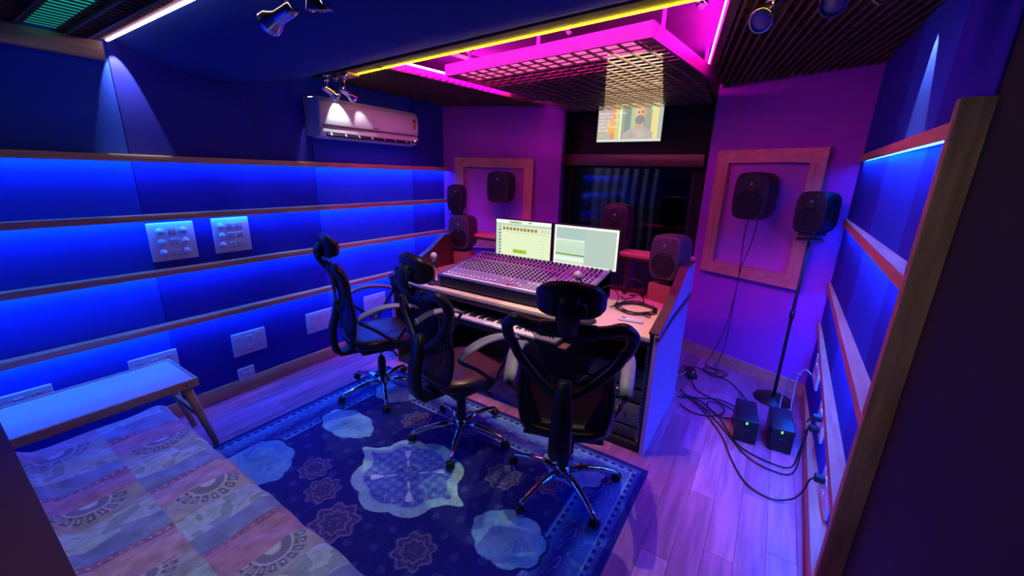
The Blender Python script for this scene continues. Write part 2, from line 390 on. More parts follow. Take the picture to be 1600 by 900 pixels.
# right wall: slightly skewed, ledges, LED strips, end post
def xw(y): return .47 - (y - 1.7) * .017
def xf(y): return .39 + (y - 1.72) * .010
wr = structure(MB().prism([(xw(-1.3) - .0, -1.3), (xw(1.8), 1.8), (xw(3.85), 3.85), (.62, 3.85), (.62, -1.3)], 'z', 0, 2.7), 'wall_right', 'black_matt')
def zline(a, b_): return lambda y: a + (b_ - a) * (y - 1.72) / 2.03
RL = [zline(1.885, 1.885), zline(1.40, 1.45), zline(.865, .97), zline(.425, .645)]
rcols = [(1.80, 2.30, 'fabric_indigo'), (2.30, 2.95, 'fabric_blue'), (2.95, 3.79, 'fabric_indigo')]
def rpanel(y0, y1, zb, zt, mm):
    a = [(xw(y0) - .006, y0, zb(y0)), (xw(y0) + .01, y0, zb(y0)), (xw(y0) + .01, y0, zt(y0)), (xw(y0) - .006, y0, zt(y0))]
    b_ = [(xw(y1) - .006, y1, zb(y1)), (xw(y1) + .01, y1, zb(y1)), (xw(y1) + .01, y1, zt(y1)), (xw(y1) - .006, y1, zt(y1))]
    MB().quadbox(a, b_).build('fabric_panel', mm, wr)
lo = [RL[0]] + RL[1:] + [lambda y: .1]; hi = [lambda y: 2.66] + RL
for i in range(5):
    for y0, y1, mm in rcols: rpanel(y0 + .0015, y1 - .0015, lo[i], hi[i], mm)
def ledge(zf, y0, y1, th, dep=None):
    f = lambda y: [(xf(y), y, zf(y) - th), (xw(y) - .004, y, zf(y) - th), (xw(y) - .004, y, zf(y)), (xf(y), y, zf(y))]
    o = MB().quadbox(f(y0), f(y1)).build('wooden_ledge', 'pine', wr)
    g_ = lambda y: [(xw(y) - .046, y, zf(y) - th - .002), (xw(y) - .032, y, zf(y) - th - .002), (xw(y) - .032, y, zf(y) - th + .001), (xw(y) - .046, y, zf(y) - th + .001)] if y < 3 else [(xw(y) - .018, y, zf(y) - th - .002), (xw(y) - .009, y, zf(y) - th - .002), (xw(y) - .009, y, zf(y) - th + .001), (xw(y) - .018, y, zf(y) - th + .001)]
    h_ = lambda y: [(xf(y), y, zf(y) - th - .007), (xf(y) + .005, y, zf(y) - th - .007), (xf(y) + .005, y, zf(y) - th + .001), (xf(y), y, zf(y) - th + .001)]
    MB().quadbox(h_(y0), h_(y1)).build('front_lip', 'pine', o)
    MB().quadbox(g_(y0 + .03), g_(y1 - .12)).build('light_strip', 'blue_led_bright', o, label='glowing blue light strip')
for zf in RL: ledge(zf, 1.80, 3.78, .042)
structure(MB().quadbox([(.368, 1.2, 0), (.47, 1.2, 0), (.47, 1.2, .105), (.368, 1.2, .105)], [(.425, 3.79, 0), (.46, 3.79, 0), (.46, 3.79, .105), (.425, 3.79, .105)]), 'baseboard_right', 'pine')
structure(MB().box((.450, 1.815, .975), (.115, .045, 1.95), bev=.004), 'trim_2', 'post')
structure(MB().quadbox([(.485, 1.0, 0), (.62, 1.0, 0), (.62, 1.0, 2.7), (.485, 1.0, 2.7)], [(.497, 1.80, 0), (.6, 1.80, 0), (.6, 1.80, 2.7), (.497, 1.80, 2.7)]), 'wall_entrance', 'fabric_dark')
structure(MB().box((-1.4, -1.32, 1.3), (4.1, .05, 2.8)), 'wall_back', 'fabric_indigo')

#------------------------------------------------------------------ ceiling
ce = structure(MB().box((-1.4, 1.5, 2.72), (4.2, 6.0, .06)), 'ceiling', 'lilac')
# curved fabric panel
prof = [(.87, 2.385), (.93, 2.345), (1.02, 2.30), (1.13, 2.27), (1.24, 2.257), (1.41, 2.25), (1.52, 2.26), (1.62, 2.28), (1.76, 2.315), (1.91, 2.36), (2.02, 2.40)]
def skew(x): return .081 * (-2.85 - x)
mb = MB(); xs = [LX, -1.4, .5]
vs = []; n = len(prof)
for x in xs:
    for (y, z) in prof: vs.append((x, y + (skew(x) * (y - .87) / 1.2 if True else 0), z))
fs = [(i * n + k, i * n + k + 1, (i + 1) * n + k + 1, (i + 1) * n + k) for i in range(2) for k in range(n - 1)]
mb.add(vs, fs, True)
vs2 = [(v[0], v[1], 2.45) for v in vs]; mb.add(vs2, fs, False)
for k in (0, n - 1):
    for i in range(2): mb.add([vs[i * n + k], vs[(i + 1) * n + k], vs2[(i + 1) * n + k], vs2[i * n + k]], [(0, 1, 2, 3)])
mb.build('curved_fabric_panel', 'fabric_ceiling', ce)
# beam with the yellow strip along its far lower edge
def yb(x): return 2.13 + skew(x)
a = lambda x, y0, y1, z0, z1: [(x, y0, z0), (x, y1, z0), (x, y1, z1), (x, y0, z1)]
bmn = MB().quadbox(a(-3.25, yb(-3.25) - .10, yb(-3.25), 2.385, 2.62), a(.5, yb(.5) - .10, yb(.5), 2.385, 2.62)).build('ceiling_beam', 'grid', ce)
MB().quadbox(a(-2.78, yb(-2.78) - .002, yb(-2.78) + .005, 2.380, 2.387), a(-.05, yb(-.05) - .002, yb(-.05) + .005, 2.380, 2.387)).build('light_strip', 'yellow_led', bmn, label='glowing yellow light strip')
MB().box((-2.86, yb(-2.86) - .03, 2.385), (.13, .10, .035), rot=(0, 0, -.081), bev=.003).build('beam_end_block', 'pine_x', bmn, label='pale wooden end block')
# magenta recess: upper board and soffits
gl, gr = -3.25, .46
MB().box((-1.4, 3.2, 2.64), (3.7, 2.3, .02)).build('recess_board', 'recess', ce)
CZ = 2.36; ca = -.113
def soffit(poly, dirv, spacing, z, xr_, label, cross=None, gm='grid', hh=.045):
    # slatted soffit in a polygon: slats parallel to dirv, clipped to the polygon
    d = Vector(dirv).normalized(); n_ = Vector((d.y, -d.x)); P = [Vector(p) for p in poly]
    fr = MB().prism([(p.x, p.y) for p in P], 'z', z + .045, z + .06).build('soffit_board', 'black_matt', ce)
    def run(d, n_, sp, z0, z1, wd, nm):
        ts = [p.dot(n_) for p in P]; t = math.ceil(min(ts) / sp) * sp
        while t < max(ts):
            hits = []
            for i in range(len(P)):
                a_, b_ = P[i], P[(i + 1) % len(P)]; ta, tb = a_.dot(n_) - t, b_.dot(n_) - t
                if ta * tb < 0: hits.append((a_ + (b_ - a_) * (ta / (ta - tb))).dot(d))
            hits.sort()
            if len(hits) >= 2 and hits[-1] - hits[0] > .03:
                p0 = n_ * t + d * hits[0]; p1 = n_ * t + d * hits[-1]; h = n_ * wd / 2
                MB().quadbox([(p0.x - h.x, p0.y - h.y, z0), (p0.x + h.x, p0.y + h.y, z0), (p0.x + h.x, p0.y + h.y, z1), (p0.x - h.x, p0.y - h.y, z1)],
                             [(p1.x - h.x, p1.y - h.y, z0), (p1.x + h.x, p1.y + h.y, z0), (p1.x + h.x, p1.y + h.y, z1), (p1.x - h.x, p1.y - h.y, z1)]).build(nm, gm, fr)
            t += sp
    run(d, n_, spacing, z, z + hh, .014 if hh > .03 else .010, 'soffit_slat')
    if cross: run(n_, d, cross, z + (.012 if hh > .03 else .001), z + hh, .010, 'cross_slat')
    return fr
ZR = 2.46
# right soffit, its angled edge lit magenta
E0, E1 = (-.255, 1.95), (-.60, 3.62)
soffit([E0, (.46, 1.90), (.46, 3.80), (-.58, 4.22), (-.62, 3.7), E1], (-.205, 1), .046, ZR, 0, '', .12)
d = (Vector(E1) - Vector(E0)).normalized(); nn = Vector((-d.y, d.x))
def strip(p, q, zc, r, name, m_, parent, label=None):
    p, q = Vector(p), Vector(q); d_ = (q - p).normalized(); h = Vector((-d_.y, d_.x)) * r
    return MB().quadbox([(p.x - h.x, p.y - h.y, zc - r), (p.x + h.x, p.y + h.y, zc - r), (p.x + h.x, p.y + h.y, zc + r), (p.x - h.x, p.y - h.y, zc + r)],
                        [(q.x - h.x, q.y - h.y, zc - r), (q.x + h.x, q.y + h.y, zc - r), (q.x + h.x, q.y + h.y, zc + r), (q.x - h.x, q.y - h.y, zc + r)]).build(name, m_, parent, label=label)
edge = strip((E0[0], E0[1]), (E1[0], E1[1]), ZR + .02, .022, 'soffit_edge', 'grid', ce)
strip((E0[0] + nn.x * .03, E0[1] + nn.y * .03), (E1[0] + nn.x * .03, E1[1] + nn.y * .03), ZR + .052, .004, 'light_strip', 'pink_led', edge, 'glowing magenta light strip')
# left soffit
soffit([(-3.25, 2.10), (-2.48, 2.06), (-2.33, 3.1), (-2.20, 4.05), (-2.1, 4.32), (-2.9, 3.75), (-3.25, 3.56)], (0, 1), .05, 2.385, 0, '')
le = strip((-2.48, 2.06), (-2.22, 3.95), 2.405, .02, 'soffit_edge', 'grid', ce)
strip((-2.45, 2.10), (-2.26, 3.4), 2.445, .006, 'light_strip', 'pink_led', le, 'glowing magenta light strip')
MB().box((-2.38, 2.62, 2.60), (.05, 1.1, .012), rot=(0, 0, -.13)).build('lit_panel', 'pink_cell', ce)
for i in range(17):
    t = i / 16; MB().box((-2.43 + .16 * t, 2.14 + 1.06 * t, 2.40), (.10, .008, .03), rot=(0, 0, -.13)).build('cross_slat', 'lilac', le)
strip((-2.5, yb(-2.5) + .025), (-.35, yb(-.35) + .025), 2.56, .008, 'light_strip', 'pink_led', bmn, 'glowing magenta light strip')
soffit([(-2.12, 3.58), (-.60, 3.41), (-.66, 4.32), (-2.12, 4.32)], (.113, .9935), .0947, CZ, 0, '', .0756, 'grid_light', .007)
# downlights in the recess
for (x, y) in ((-1.33, 2.66), (-2.2, 2.72), (-.53, 2.62)):
    t = thing('downlight', '', 'lamp', (x, y, 2.63), 0, 'small round downlights in the magenta ceiling recess')
    MB().lathe([(.03, 0), (.035, -.004), (.03, -.035), (.022, -.037)], seg=20).build('rim', 'chrome', t)
    MB().lathe([(.021, -.034), (.018, -.046), (.008, -.054), (.001, -.056)], seg=16).build('lens', 'lens_lilac', t)
dl = [o for o in C.objects if o.name.startswith('downlight')]
dl[0]['label'] = 'middle round downlight in the magenta ceiling recess, above the cloud front'
dl[1]['label'] = 'leftmost round downlight in the magenta ceiling recess near the yellow strip'
dl[2]['label'] = 'rightmost round downlight in the magenta recess, cut by the photo top edge'

# suspended grid (cloud)
CZ = 2.36; ca = -.113
cl = thing('suspended_grid', 'suspended wooden egg-crate ceiling raft with a magenta-lit rim above the desk', 'ceiling raft', (-2.165, 2.395, CZ), ca)
CU, CV = 1.515, 1.17
def cbox(u0, u1, v0, v1, z0, z1, name, m_, label=None): return MB().box(((u0 + u1) / 2, (v0 + v1) / 2, (z0 + z1) / 2), (u1 - u0, v1 - v0, z1 - z0)).build(name, m_, cl, label=label)
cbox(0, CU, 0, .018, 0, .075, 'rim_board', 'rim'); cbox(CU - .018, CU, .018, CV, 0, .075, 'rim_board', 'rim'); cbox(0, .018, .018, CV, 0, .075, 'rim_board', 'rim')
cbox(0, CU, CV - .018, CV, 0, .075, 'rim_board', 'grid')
cbox(.018, CU - .018, .27, CV - .018, .062, .070, 'top_board', 'black_matt')
GP = .0935; nu = 16; nv = 19
for i in range(1, nu):
    u = i * CU / nu; cbox(u - .007, u + .007, .018, CV - .018, -.003, .006, 'grid_bar', 'grid_light')
for j in range(1, 15):
    v = .018 + j * (CV - .036) / 15; cbox(.018, CU - .018, v - .0038, v + .0038, .000, .006, 'grid_bar', 'grid_light')
cbox(.10, CU - .10, .060, .245, .009, .016, 'lit_panel', 'pink_cell', 'pink glowing light panel')
strip_l = [(.06, -.045, CU - .02, -.045), (CU + .045, .02, CU + .045, 1.05)]
for (u, v) in ((CU - .03, .20), (CU - .03, 1.0), (.05, .2), (.05, 1.0), (.75, .1)): cbox(u - .008, u + .008, v - .008, v + .008, .07, .275, 'hanger', 'lilac')

# near-left tray above the left end of the room
tr = structure(MB().box((-1.4, -.25, 2.47), (3.75, 2.2, .02)), 'trim_3', 'black_matt')
for i in range(26):
    x = LX + .04 + i * .055; MB().box((x, .05, 2.35), (.010, 1.55, .012)).build('grid_bar', 'grid_light' if i > 20 else 'grid', tr)
for y in (.40, .52, .70, .78): MB().box((-2.3, y, 2.35), (1.9, .012, .034)).build('grid_bar', 'grid_light' if y == .78 else 'grid', tr)  # the lit bar gets paler wood, its light put into the colour
MB().box((-2.62, .61, 2.353), (1.28, .105, .006)).build('lit_panel', 'cyan_cell', tr, label='glowing cyan panel')
MB().box((LX + .02, -.25, 2.287), (.045, 2.16, .092), bev=.004).build('edge_beam', 'pine', tr)
MB().box((-1.4, .845, 2.395), (3.7, .03, .09)).build('edge_beam', 'pine_x', tr)
MB().box((-2.1, .857, 2.346), (2.3, .012, .007)).build('light_strip', 'white_led', tr, label='glowing white light strip')

#================================================================== AIR CONDITIONER
def air_conditioner():
    t = thing('air_conditioner', 'white split air conditioner high on the left blue wall', 'air conditioner', (LX, 2.48, 1.93))
    y0, y1 = -.515, .515
    body = [(0, .02), (.12, 0), (.185, .02), (.205, .05), (.205, .075), (.195, .09)] + [(.205, .10), (.215, .18), (.205, .27), (.17, .305), (0, .31)]
    mb = MB(); n = len(body); ys = [y0, y0 + .006, y0 + .02, y1 - .02, y1 - .006, y1]; sc = [.9, .97, 1, 1, .97, .9]
    vs = []
    for y, s_ in zip(ys, sc):
        for (x, z) in body: vs.append((x * s_, y, .155 + (z - .155) * (.94 + .06 * (s_ - .9) / .1)))
    mb.add(vs, [(i * n + k, i * n + (k + 1) % n, (i + 1) * n + (k + 1) % n, (i + 1) * n + k) for i in range(5) for k in range(n)] + [tuple(range(n)), tuple(range(5 * n, 6 * n))[::-1]], False)
    mb.build('casing', 'ac_white', t)
    MB().grid(lambda u, v: (.2155 - .006 * abs(v - .45) + (0 if 0 < v < 1 else -.004), y0 + .03 + (y1 - y0 - .06) * u, .105 + .165 * v), 2, 7, True).build('front_panel', 'ac_white', t)
    MB().box((.207, 0, .0965), (.008, 1.0, .006)).build('panel_gap', 'dark_slot', t)
    MB().box((.196, -.03, .034), (.02, .86, .030), rot=(0, -.5, 0)).build('air_outlet', 'dark_slot', t)
    MB().box((.206, -.03, .030), (.003, .86, .010), rot=(0, -.5, 0)).build('louvre', 'white', t)
    for i in range(7): MB().box((.208, -.43 + i * .13, .037), (.004, .012, .026), rot=(0, -.5, 0)).build('louvre_rib', 'white', t)
    MB().box((.205, .455, .045), (.006, .075, .035), rot=(0, -.5, 0), bev=.004).build('display', 'dark_slot', t)
    MB().box((.211, .455, .048), (.003, .02, .008)).build('display_light', 'white_dot', t)
    MB().lathe([(.019, 0), (.019, .0015)], c=(.2145, .455, .225), axis=(1, 0, 0), seg=16).box((.2155, .455, .175), (.0015, .022, .045)).build('rating_sticker', 'red', t, label='red and pale rating sticker')
    MB().box((.2165, .0, .117), (.001, .06, .007)).build('badge', 'plastic_grey', t)
air_conditioner()

#================================================================== SPOT LIGHTS
def spotlight(label, loc, direction, lit, scale=1.0, group=None, finish='chrome', stem=.08, cat='spotlight'):
    t = thing('spotlight', label, cat, loc, 0, group)
    d_ = Vector(direction).normalized(); s_ = scale
    # bell-shaped head, opening towards direction
    MB().lathe([(.012 * s_, -.115 * s_), (.022 * s_, -.11 * s_), (.025 * s_, -.09 * s_), (.025 * s_, -.02 * s_), (.030 * s_, 0), (.040 * s_, .02 * s_), (.046 * s_, .045 * s_), (.044 * s_, .048 * s_), (.036 * s_, .03 * s_)], axis=d_, seg=22).build('head', finish, t)
    MB().lathe([(.036 * s_, .036 * s_), (.030 * s_, .042 * s_), (.015 * s_, .046 * s_), (.001, .047 * s_)], axis=d_, seg=20).build('lens', 'lens_on' if lit else 'lens_lilac', t)
    MB().tube([-d_ * .05 * s_, Vector((0, 0, stem * .5)) - d_ * .06 * s_, Vector((0, 0, stem)) - d_ * .06 * s_], .006, 8).build('stem', finish, t)
    q = -d_ * .06 * s_
    MB().lathe([(.028, 0), (.028, .012), (.02, .018)], c=(q.x, q.y, stem - .018), seg=18).build('mount', finish, t)
    return t
spotlight('chrome spotlight under the curved blue ceiling at the top left of the photo', (-1.66, .93, 2.225), (-1, -.05, -.18), True, 1.0, stem=.13, finish='chrome_lit')
spotlight('chrome spotlight cut by the photo top edge, right of the one at top left', (-1.40, .93, 2.255), (-.1, .2, -.9), False, 1.0, stem=.1)
spotlight('left of two brass-lit spotlights pointing at the air conditioner', (-2.90, 1.98, 2.235), (-.1, .75, -.28), True, .85, stem=.12)
spotlight('right of two brass-lit spotlights pointing at the air conditioner', (-2.86, 2.10, 2.24), (-.05, .75, -.30), True, .85, stem=.12)
for i, dx in enumerate((0, .13, .25)):
    t = thing('lamp_holder', ['leftmost', 'middle', 'rightmost'][i] + ' of three small round lamp holders on the dark beam above the air conditioner', 'lamp holder', (-3.08 + dx, 2.06 - dx * .08, 2.345))
    MB().lathe([(.010, .04), (.024, .036), (.026, .012), (.020, 0), (.001, -.004)], seg=16).build('cap', 'chrome_lit', t)
    MB().lathe([(.012, -.002), (.014, -.012), (.001, -.016)], seg=12).build('bulb', 'lens_lilac', t)
spotlight('leftmost of three yellow-lit spotlights at the top right, by the magenta recess', (-.165, 1.985, 2.30), (-.22, -.62, -.42), False, .95, finish='chrome_lit', stem=.08)
spotlight('middle of three yellow-lit spotlights at the top right of the photo', (.045, 1.985, 2.315), (-.12, -.75, -.35), False, .95, finish='chrome_lit', stem=.07)
spotlight('rightmost of three yellow-lit spotlights, mostly cut by the photo top edge', (.175, 1.96, 2.335), (.1, -.5, -.6), False, .95, finish='chrome_lit', stem=.05)

#================================================================== SWITCH PLATES
def plate(name, label, cat, loc, wy, hz, kind, nx=1, group=None):
    # a plate in the y-z plane, facing nx (+1 = towards +x)
    t = thing(name, label, cat, loc, 0 if nx > 0 else PI, group)
    MB().box((.008, 0, 0), (.016, wy, hz), bev=.006, seg=3).build('cover_plate', 'white', t)
    def sock(y, z):
        MB().box((.0165, y, z), (.003, .042, .046), bev=.001, seg=1).build('socket', 'white', t)
        mb = MB()
        for dy, dz, r in ((0, .012, .0035), (-.010, -.008, .0028), (.010, -.008, .0028)): mb.lathe([(r, .0), (r, .0025)], c=(.0175, y + dy, z + dz), axis=(1, 0, 0), seg=8)
        mb.build('socket_holes', 'dark_slot', t)
    def rocker(y, z):
        MB().box((.019, y, z), (.007, .017, .036), rot=(0, .12, 0), bev=.002).build('switch', 'white', t)
        MB().box((.0172, y, z - .021), (.0015, .013, .003)).build('switch_mark', 'dark_slot', t)
    def knob(y, z):
        MB().lathe([(.022, 0), (.021, .008), (.015, .010), (.013, .022), (.001, .024)], c=(.016, y, z), axis=(1, 0, 0), seg=18).build('dimmer_knob', 'white', t)
    if kind == 'dimmers':
        for z in (.068, 0, -.068):
            knob(-.062, z); knob(.062, z); rocker(-.012, z); rocker(.012, z)
    elif kind == 'mixed':
        for z in (.066, 0, -.066): knob(-.068, z); rocker(-.022, z); rocker(.0, z)
        for z in (.066, 0, -.066): rocker(.034, z); rocker(.062, z)
    elif kind == 'double':
        for z in (.04, -.04): sock(-.075, z); sock(.072, z); rocker(-.010, z); rocker(.012, z)
    elif kind == 'small':
        rocker(-.02, 0); rocker(.02, 0)
    return t
plate('dimmer_plate', 'square white plate with six round knobs on the left wall', 'switch plate', (LX, .97, 1.22), .245, .245, 'dimmers')
plate('switch_plate', 'square white plate with three knobs and rocker switches, right of the six-knob plate', 'switch plate', (LX, 1.315, 1.225), .235, .245, 'mixed')
plate('socket_plate', 'white double socket plate low on the left wall, above the small box', 'socket', (LX, 1.315, .39), .24, .18, 'double')
plate('socket_plate', 'white double socket plate low on the left wall, just left of the leftmost chair', 'socket', (LX, 1.90, .39), .25, .185, 'double')
plate('socket_plate', 'white double socket plate seen through the leftmost chair armrest', 'socket', (LX, 2.50, .40), .26, .19, 'double')
plate('socket_plate', 'white double socket plate half hidden between the two left chairs', 'socket', (LX, 3.02, .40), .26, .19, 'double')
plate('socket_plate', 'white socket plate behind the far right end of the side table', 'socket', (LX, .74, .41), .25, .18, 'double')
plate('socket_plate', 'white socket plate behind the side table at the photo left edge', 'socket', (LX, .16, .41), .26, .17, 'double')
plate('junction_plate', 'small blank white box fixed over the pine baseboard on the left', 'socket', (LX + .022, 1.25, .155), .115, .10, 'small')
# right wall sockets with plugs
for y, z, lab in ((3.35, .41, 'farthest white socket plate on the right wall, edge on'), (2.80, .33, 'middle white socket plate on the right wall with two black plugs'), (2.28, .22, 'nearest white socket plate on the right wall with one black plug')):
    t = plate('socket_plate', lab, 'socket', (xw(y) - .006, y, z), .25, .19, 'double', -1)
    t.rotation_euler = (0, 0, PI + .017)
def plug(label, loc, dirx=-1):
    t = thing('power_plug', label, 'plug', loc)
    MB().box((-.022, 0, 0), (.044, .038, .036), bev=.008, seg=3).build('plug_body', 'rubber', t)
    MB().tube([(-.04, 0, -.005), (-.055, 0, -.02), (-.062, 0, -.045)], .005, 8).build('strain_relief', 'rubber', t)
plug('upper black plug in the middle socket of the right wall', (xw(2.72) - .028, 2.74, .36)); plug('lower black plug in the middle socket of the right wall', (xw(2.72) - .028, 2.74, .285)); plug('black plug in the nearest socket of the right wall', (xw(2.3) - .028, 2.30, .25))

#================================================================== RUG
def rug_col(U, V):
    X = (U - .5) * 2.32; Y = (V - .5) * 1.72
    ax, ay = np.abs(X), np.abs(Y)
    base = np.zeros(X.shape + (3,)) + np.array([.014, .013, .15])
    d_ = np.minimum(1.16 - ax, .86 - ay)
    side = (1.16 - ax) < (.86 - ay)
    al = np.where(side, Y, X)
    light = np.array([.09, .22, .44]); pale = np.array([.30, .46, .58]); dark = np.array([.012, .014, .10]); teal = np.array([.22, .46, .50])
    nz = vnoise(X * 14 + 50, Y * 14 + 50, 3); nz2 = vnoise(X * 60 + 50, Y * 60 + 50, 4)
    # borders
    c = base.copy()
    inb = d_ < .30
    gr = .5 + .5 * np.cos((d_ - .10) / .20 * 2 * PI)
    bc = mix(base * 1.2, light * np.ones_like(base), gr * .75 * (.7 + .5 * nz))
    c = np.where(inb[..., None], bc, c)
    c = np.where((d_ < .035)[..., None], base * .8, c)
    for d0 in (.065, .275):
        dash = (np.mod(al, .05) < .026)
        band = np.abs(d_ - d0) < .010
        c = np.where((band & dash)[..., None], dark, c); c = np.where((band & ~dash)[..., None], light * .9, c)
        c = np.where((np.abs(d_ - d0 - .016) < .003)[..., None], pale, c)
    # border scrolls
    sc = np.sin(al * 34 + 2.2 * np.sin(d_ * 60)) * np.sin(d_ * 55)
    c = np.where(((np.abs(sc - .35) < .07) & (d_ > .11) & (d_ < .235))[..., None], mix(c, pale * np.ones_like(c), np.full(X.shape, .45)), c)
    # field flecks
    fld = d_ > .31
    gx, gy = np.mod(X + 5, .115) - .0575, np.mod(Y + 5 + .0575 * (np.floor((X + 5) / .115) % 2), .115) - .0575
    rr = np.hypot(gx, gy); flower = (rr < .022) & (np.sin(rr * 900) + .5 * np.cos(6 * np.arctan2(gy, gx)) > -.1)
    c = np.where((fld & flower)[..., None], mix(c, light * np.ones_like(c), np.full(X.shape, .26)), c)
    # scroll rosettes in the field
    for (fx, fy, s_) in [(-.47, -.26, .095), (-.04, -.42, .13), (.40, -.31, .11), (.47, .32, .11), (-.34, .42, .11), (-.28, -.33, .10), (0, .55, .11), (.02, -.72, .1), (.72, .42, .09)]:
        dx, dy = X - fx, Y - fy; r_ = np.hypot(dx, dy) / s_; th = np.arctan2(dy, dx)
        pet = .84 + .10 * np.cos(8 * th)
        ring = (np.abs(r_ - pet) < .055) | (np.abs(r_ - pet * .62) < .045) | (np.abs(np.sin(r_ * 9 + 2 * np.sin(8 * th))) < .20) & (r_ < pet)
        tone = np.array([.17, .13, .26])
        c = np.where((r_ < pet)[..., None], mix(c, tone * .5 * np.ones_like(c), np.full(X.shape, .45)), c)
        c = np.where((ring & (r_ < 1))[..., None], mix(c, tone * np.ones_like(c), np.full(X.shape, .85)), c)
    # cartouches along the sides and in the corners
    for (fx, fy, rx, ry) in [(-.80, -.42, .24, .20), (-.70, .12, .24, .14), (.72, 0.0, .20, .17), (.70, -.62, .25, .2), (-.75, .62, .2, .18), (.78, .62, .2, .16)]:
        dx, dy = (X - fx) / rx, (Y - fy) / ry; r_ = np.hypot(dx, dy); th = np.arctan2(dy, dx)
        lob = .86 + .09 * np.abs(np.sin(4 * th)) + .16 * np.exp(-((np.mod(th - (0 if fx < 0 else PI) + PI, 2 * PI) - PI) / .16) ** 2)
        inside = (r_ < lob) & (d_ > .19)
        c = np.where(((r_ < lob + .07) & (r_ >= lob) & (d_ > .19) & (d_ < .34))[..., None], dark, c)
        tex = mix(light * np.ones_like(c), teal * np.ones_like(c), nz)
        tex = np.where((np.abs(np.sin(r_ * 9 + 4 * th)) < .14)[..., None] & (r_ < .62)[..., None], pale, tex)
        tex = mix(tex * .6, tex, np.clip(r_ * 1.4, 0, 1))
        c = np.where(inside[..., None], tex, c)
    # centre medallion (points along the long axis)
    mx_, my_ = X - .01, Y - .02
    r_ = np.hypot(mx_ / .335, my_ / .30); th = np.arctan2(my_ / .30, mx_ / .335)
    lob = .90 + .10 * np.abs(np.cos(4 * th)) + .22 * np.exp(-(np.minimum(np.abs(np.mod(th + PI, 2 * PI) - PI), np.abs(np.mod(th, 2 * PI) - PI)) / .10) ** 2)
    edge_ = r_ / lob
    med = mix(teal * np.ones_like(c), np.array([.34, .56, .50]) * np.ones_like(c), nz)
    c = np.where((edge_ < 1)[..., None], med, c)
    core = edge_ < .79
    cc = mix(np.array([.05, .08, .36]) * np.ones_like(c), np.array([.09, .15, .46]) * np.ones_like(c), nz)
    # eightfold symmetric scrollwork
    q = np.abs(np.mod(th + PI / 4, PI / 2) - PI / 4)
    l1 = np.abs(np.sin(r_ * 13 + 2.4 * np.cos(8 * th))) < .17
    l2 = np.abs(np.sin(6 * th + 9 * r_)) < .13
    l3 = (np.mod(mx_ * 1 + 9, .052) - .026) ** 2 + (np.mod(my_ + 9, .052) - .026) ** 2
    fleur = (np.abs(np.mod(th, PI / 2) - PI / 4) < .10 * np.abs(np.sin(r_ * 8))) & (r_ < .66) & (r_ > .18)
    cc = np.where((l1)[..., None], mix(cc, pale * np.ones_like(c), np.full(X.shape, .45)), cc)
    cc = np.where((l2 & (r_ > .25))[..., None], mix(cc, light * np.ones_like(c), np.full(X.shape, .6)), cc)
    cc = np.where(((l3 < .0001) | (np.abs(l3 - .0003) < .00006))[..., None], mix(cc, pale * np.ones_like(c), np.full(X.shape, .55)), cc)
    cc = np.where(fleur[..., None], np.array([.55, .66, .72]), cc)
    cc = np.where(((r_ < .22) & (np.cos(8 * th) * .05 + r_ > .13))[..., None], cc * .7, cc)
    c = np.where(core[..., None], cc, c)
    c = np.where(((edge_ > .79) & (edge_ < .815))[..., None], pale * .9, c)
    c = c * (.86 + .28 * nz2)[..., None]
    return c
rug = paint_mesh('rug', lambda U, V: ((U - .5) * 2.32, (V - .5) * 1.72, .010 + .0015 * np.sin(U * 40) * np.sin(V * 30) - .008 * ((np.minimum(np.minimum(U, 1 - U) * 2.32, np.minimum(V, 1 - V) * 1.72) < .004))), 520, 386, rug_col, 'rug')
rug.location = (-1.54, 1.30, 0)
tag(rug, 'large navy patterned rug with a pale scalloped medallion under the chairs', 'rug')
MB().box((0, 0, .004), (2.31, 1.71, .007)).build('rug_backing', 'rubber', rug)

#================================================================== SIDE TABLE AND SOFA
def side_table():
    t = thing('side_table', 'long low white-topped side table with splayed beech legs by the left wall', 'table', (-2.89, .02, 0))
    z = .50; hx = .215; hy = .76
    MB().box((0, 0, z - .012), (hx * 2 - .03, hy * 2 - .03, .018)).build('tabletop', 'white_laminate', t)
    for sx in (-1, 1): MB().box((sx * (hx - .008), 0, z - .022), (.016, hy * 2, .05), bev=.003).build('edge_rail', 'beech', t)
    for sy in (-1, 1): MB().box((0, sy * (hy - .008), z - .022), (hx * 2 - .032, .016, .05), bev=.003).build('edge_rail', 'beech', t)
    for sx in (-1, 1):
        for sy in (-1, 1):
            MB().tube([(sx * (hx - .03), sy * (hy - .06), z - .03), (sx * (hx - .05), sy * (hy + .04), 0)], [.026, .016], 8, flat=.7).build('leg', 'beech', t)
            MB().lathe([(.006, 0), (.006, .004), (.002, .006)], c=(sx * hx, sy * (hy - .06), z - .024), axis=(sx, 0, 0), seg=10).build('bolt', 'dark_slot', t)
    for sy in (-1, 1): MB().box((0, sy * (hy - .02), .25), (hx * 2 - .08, .016, .03)).build('stretcher', 'beech', t)
side_table()
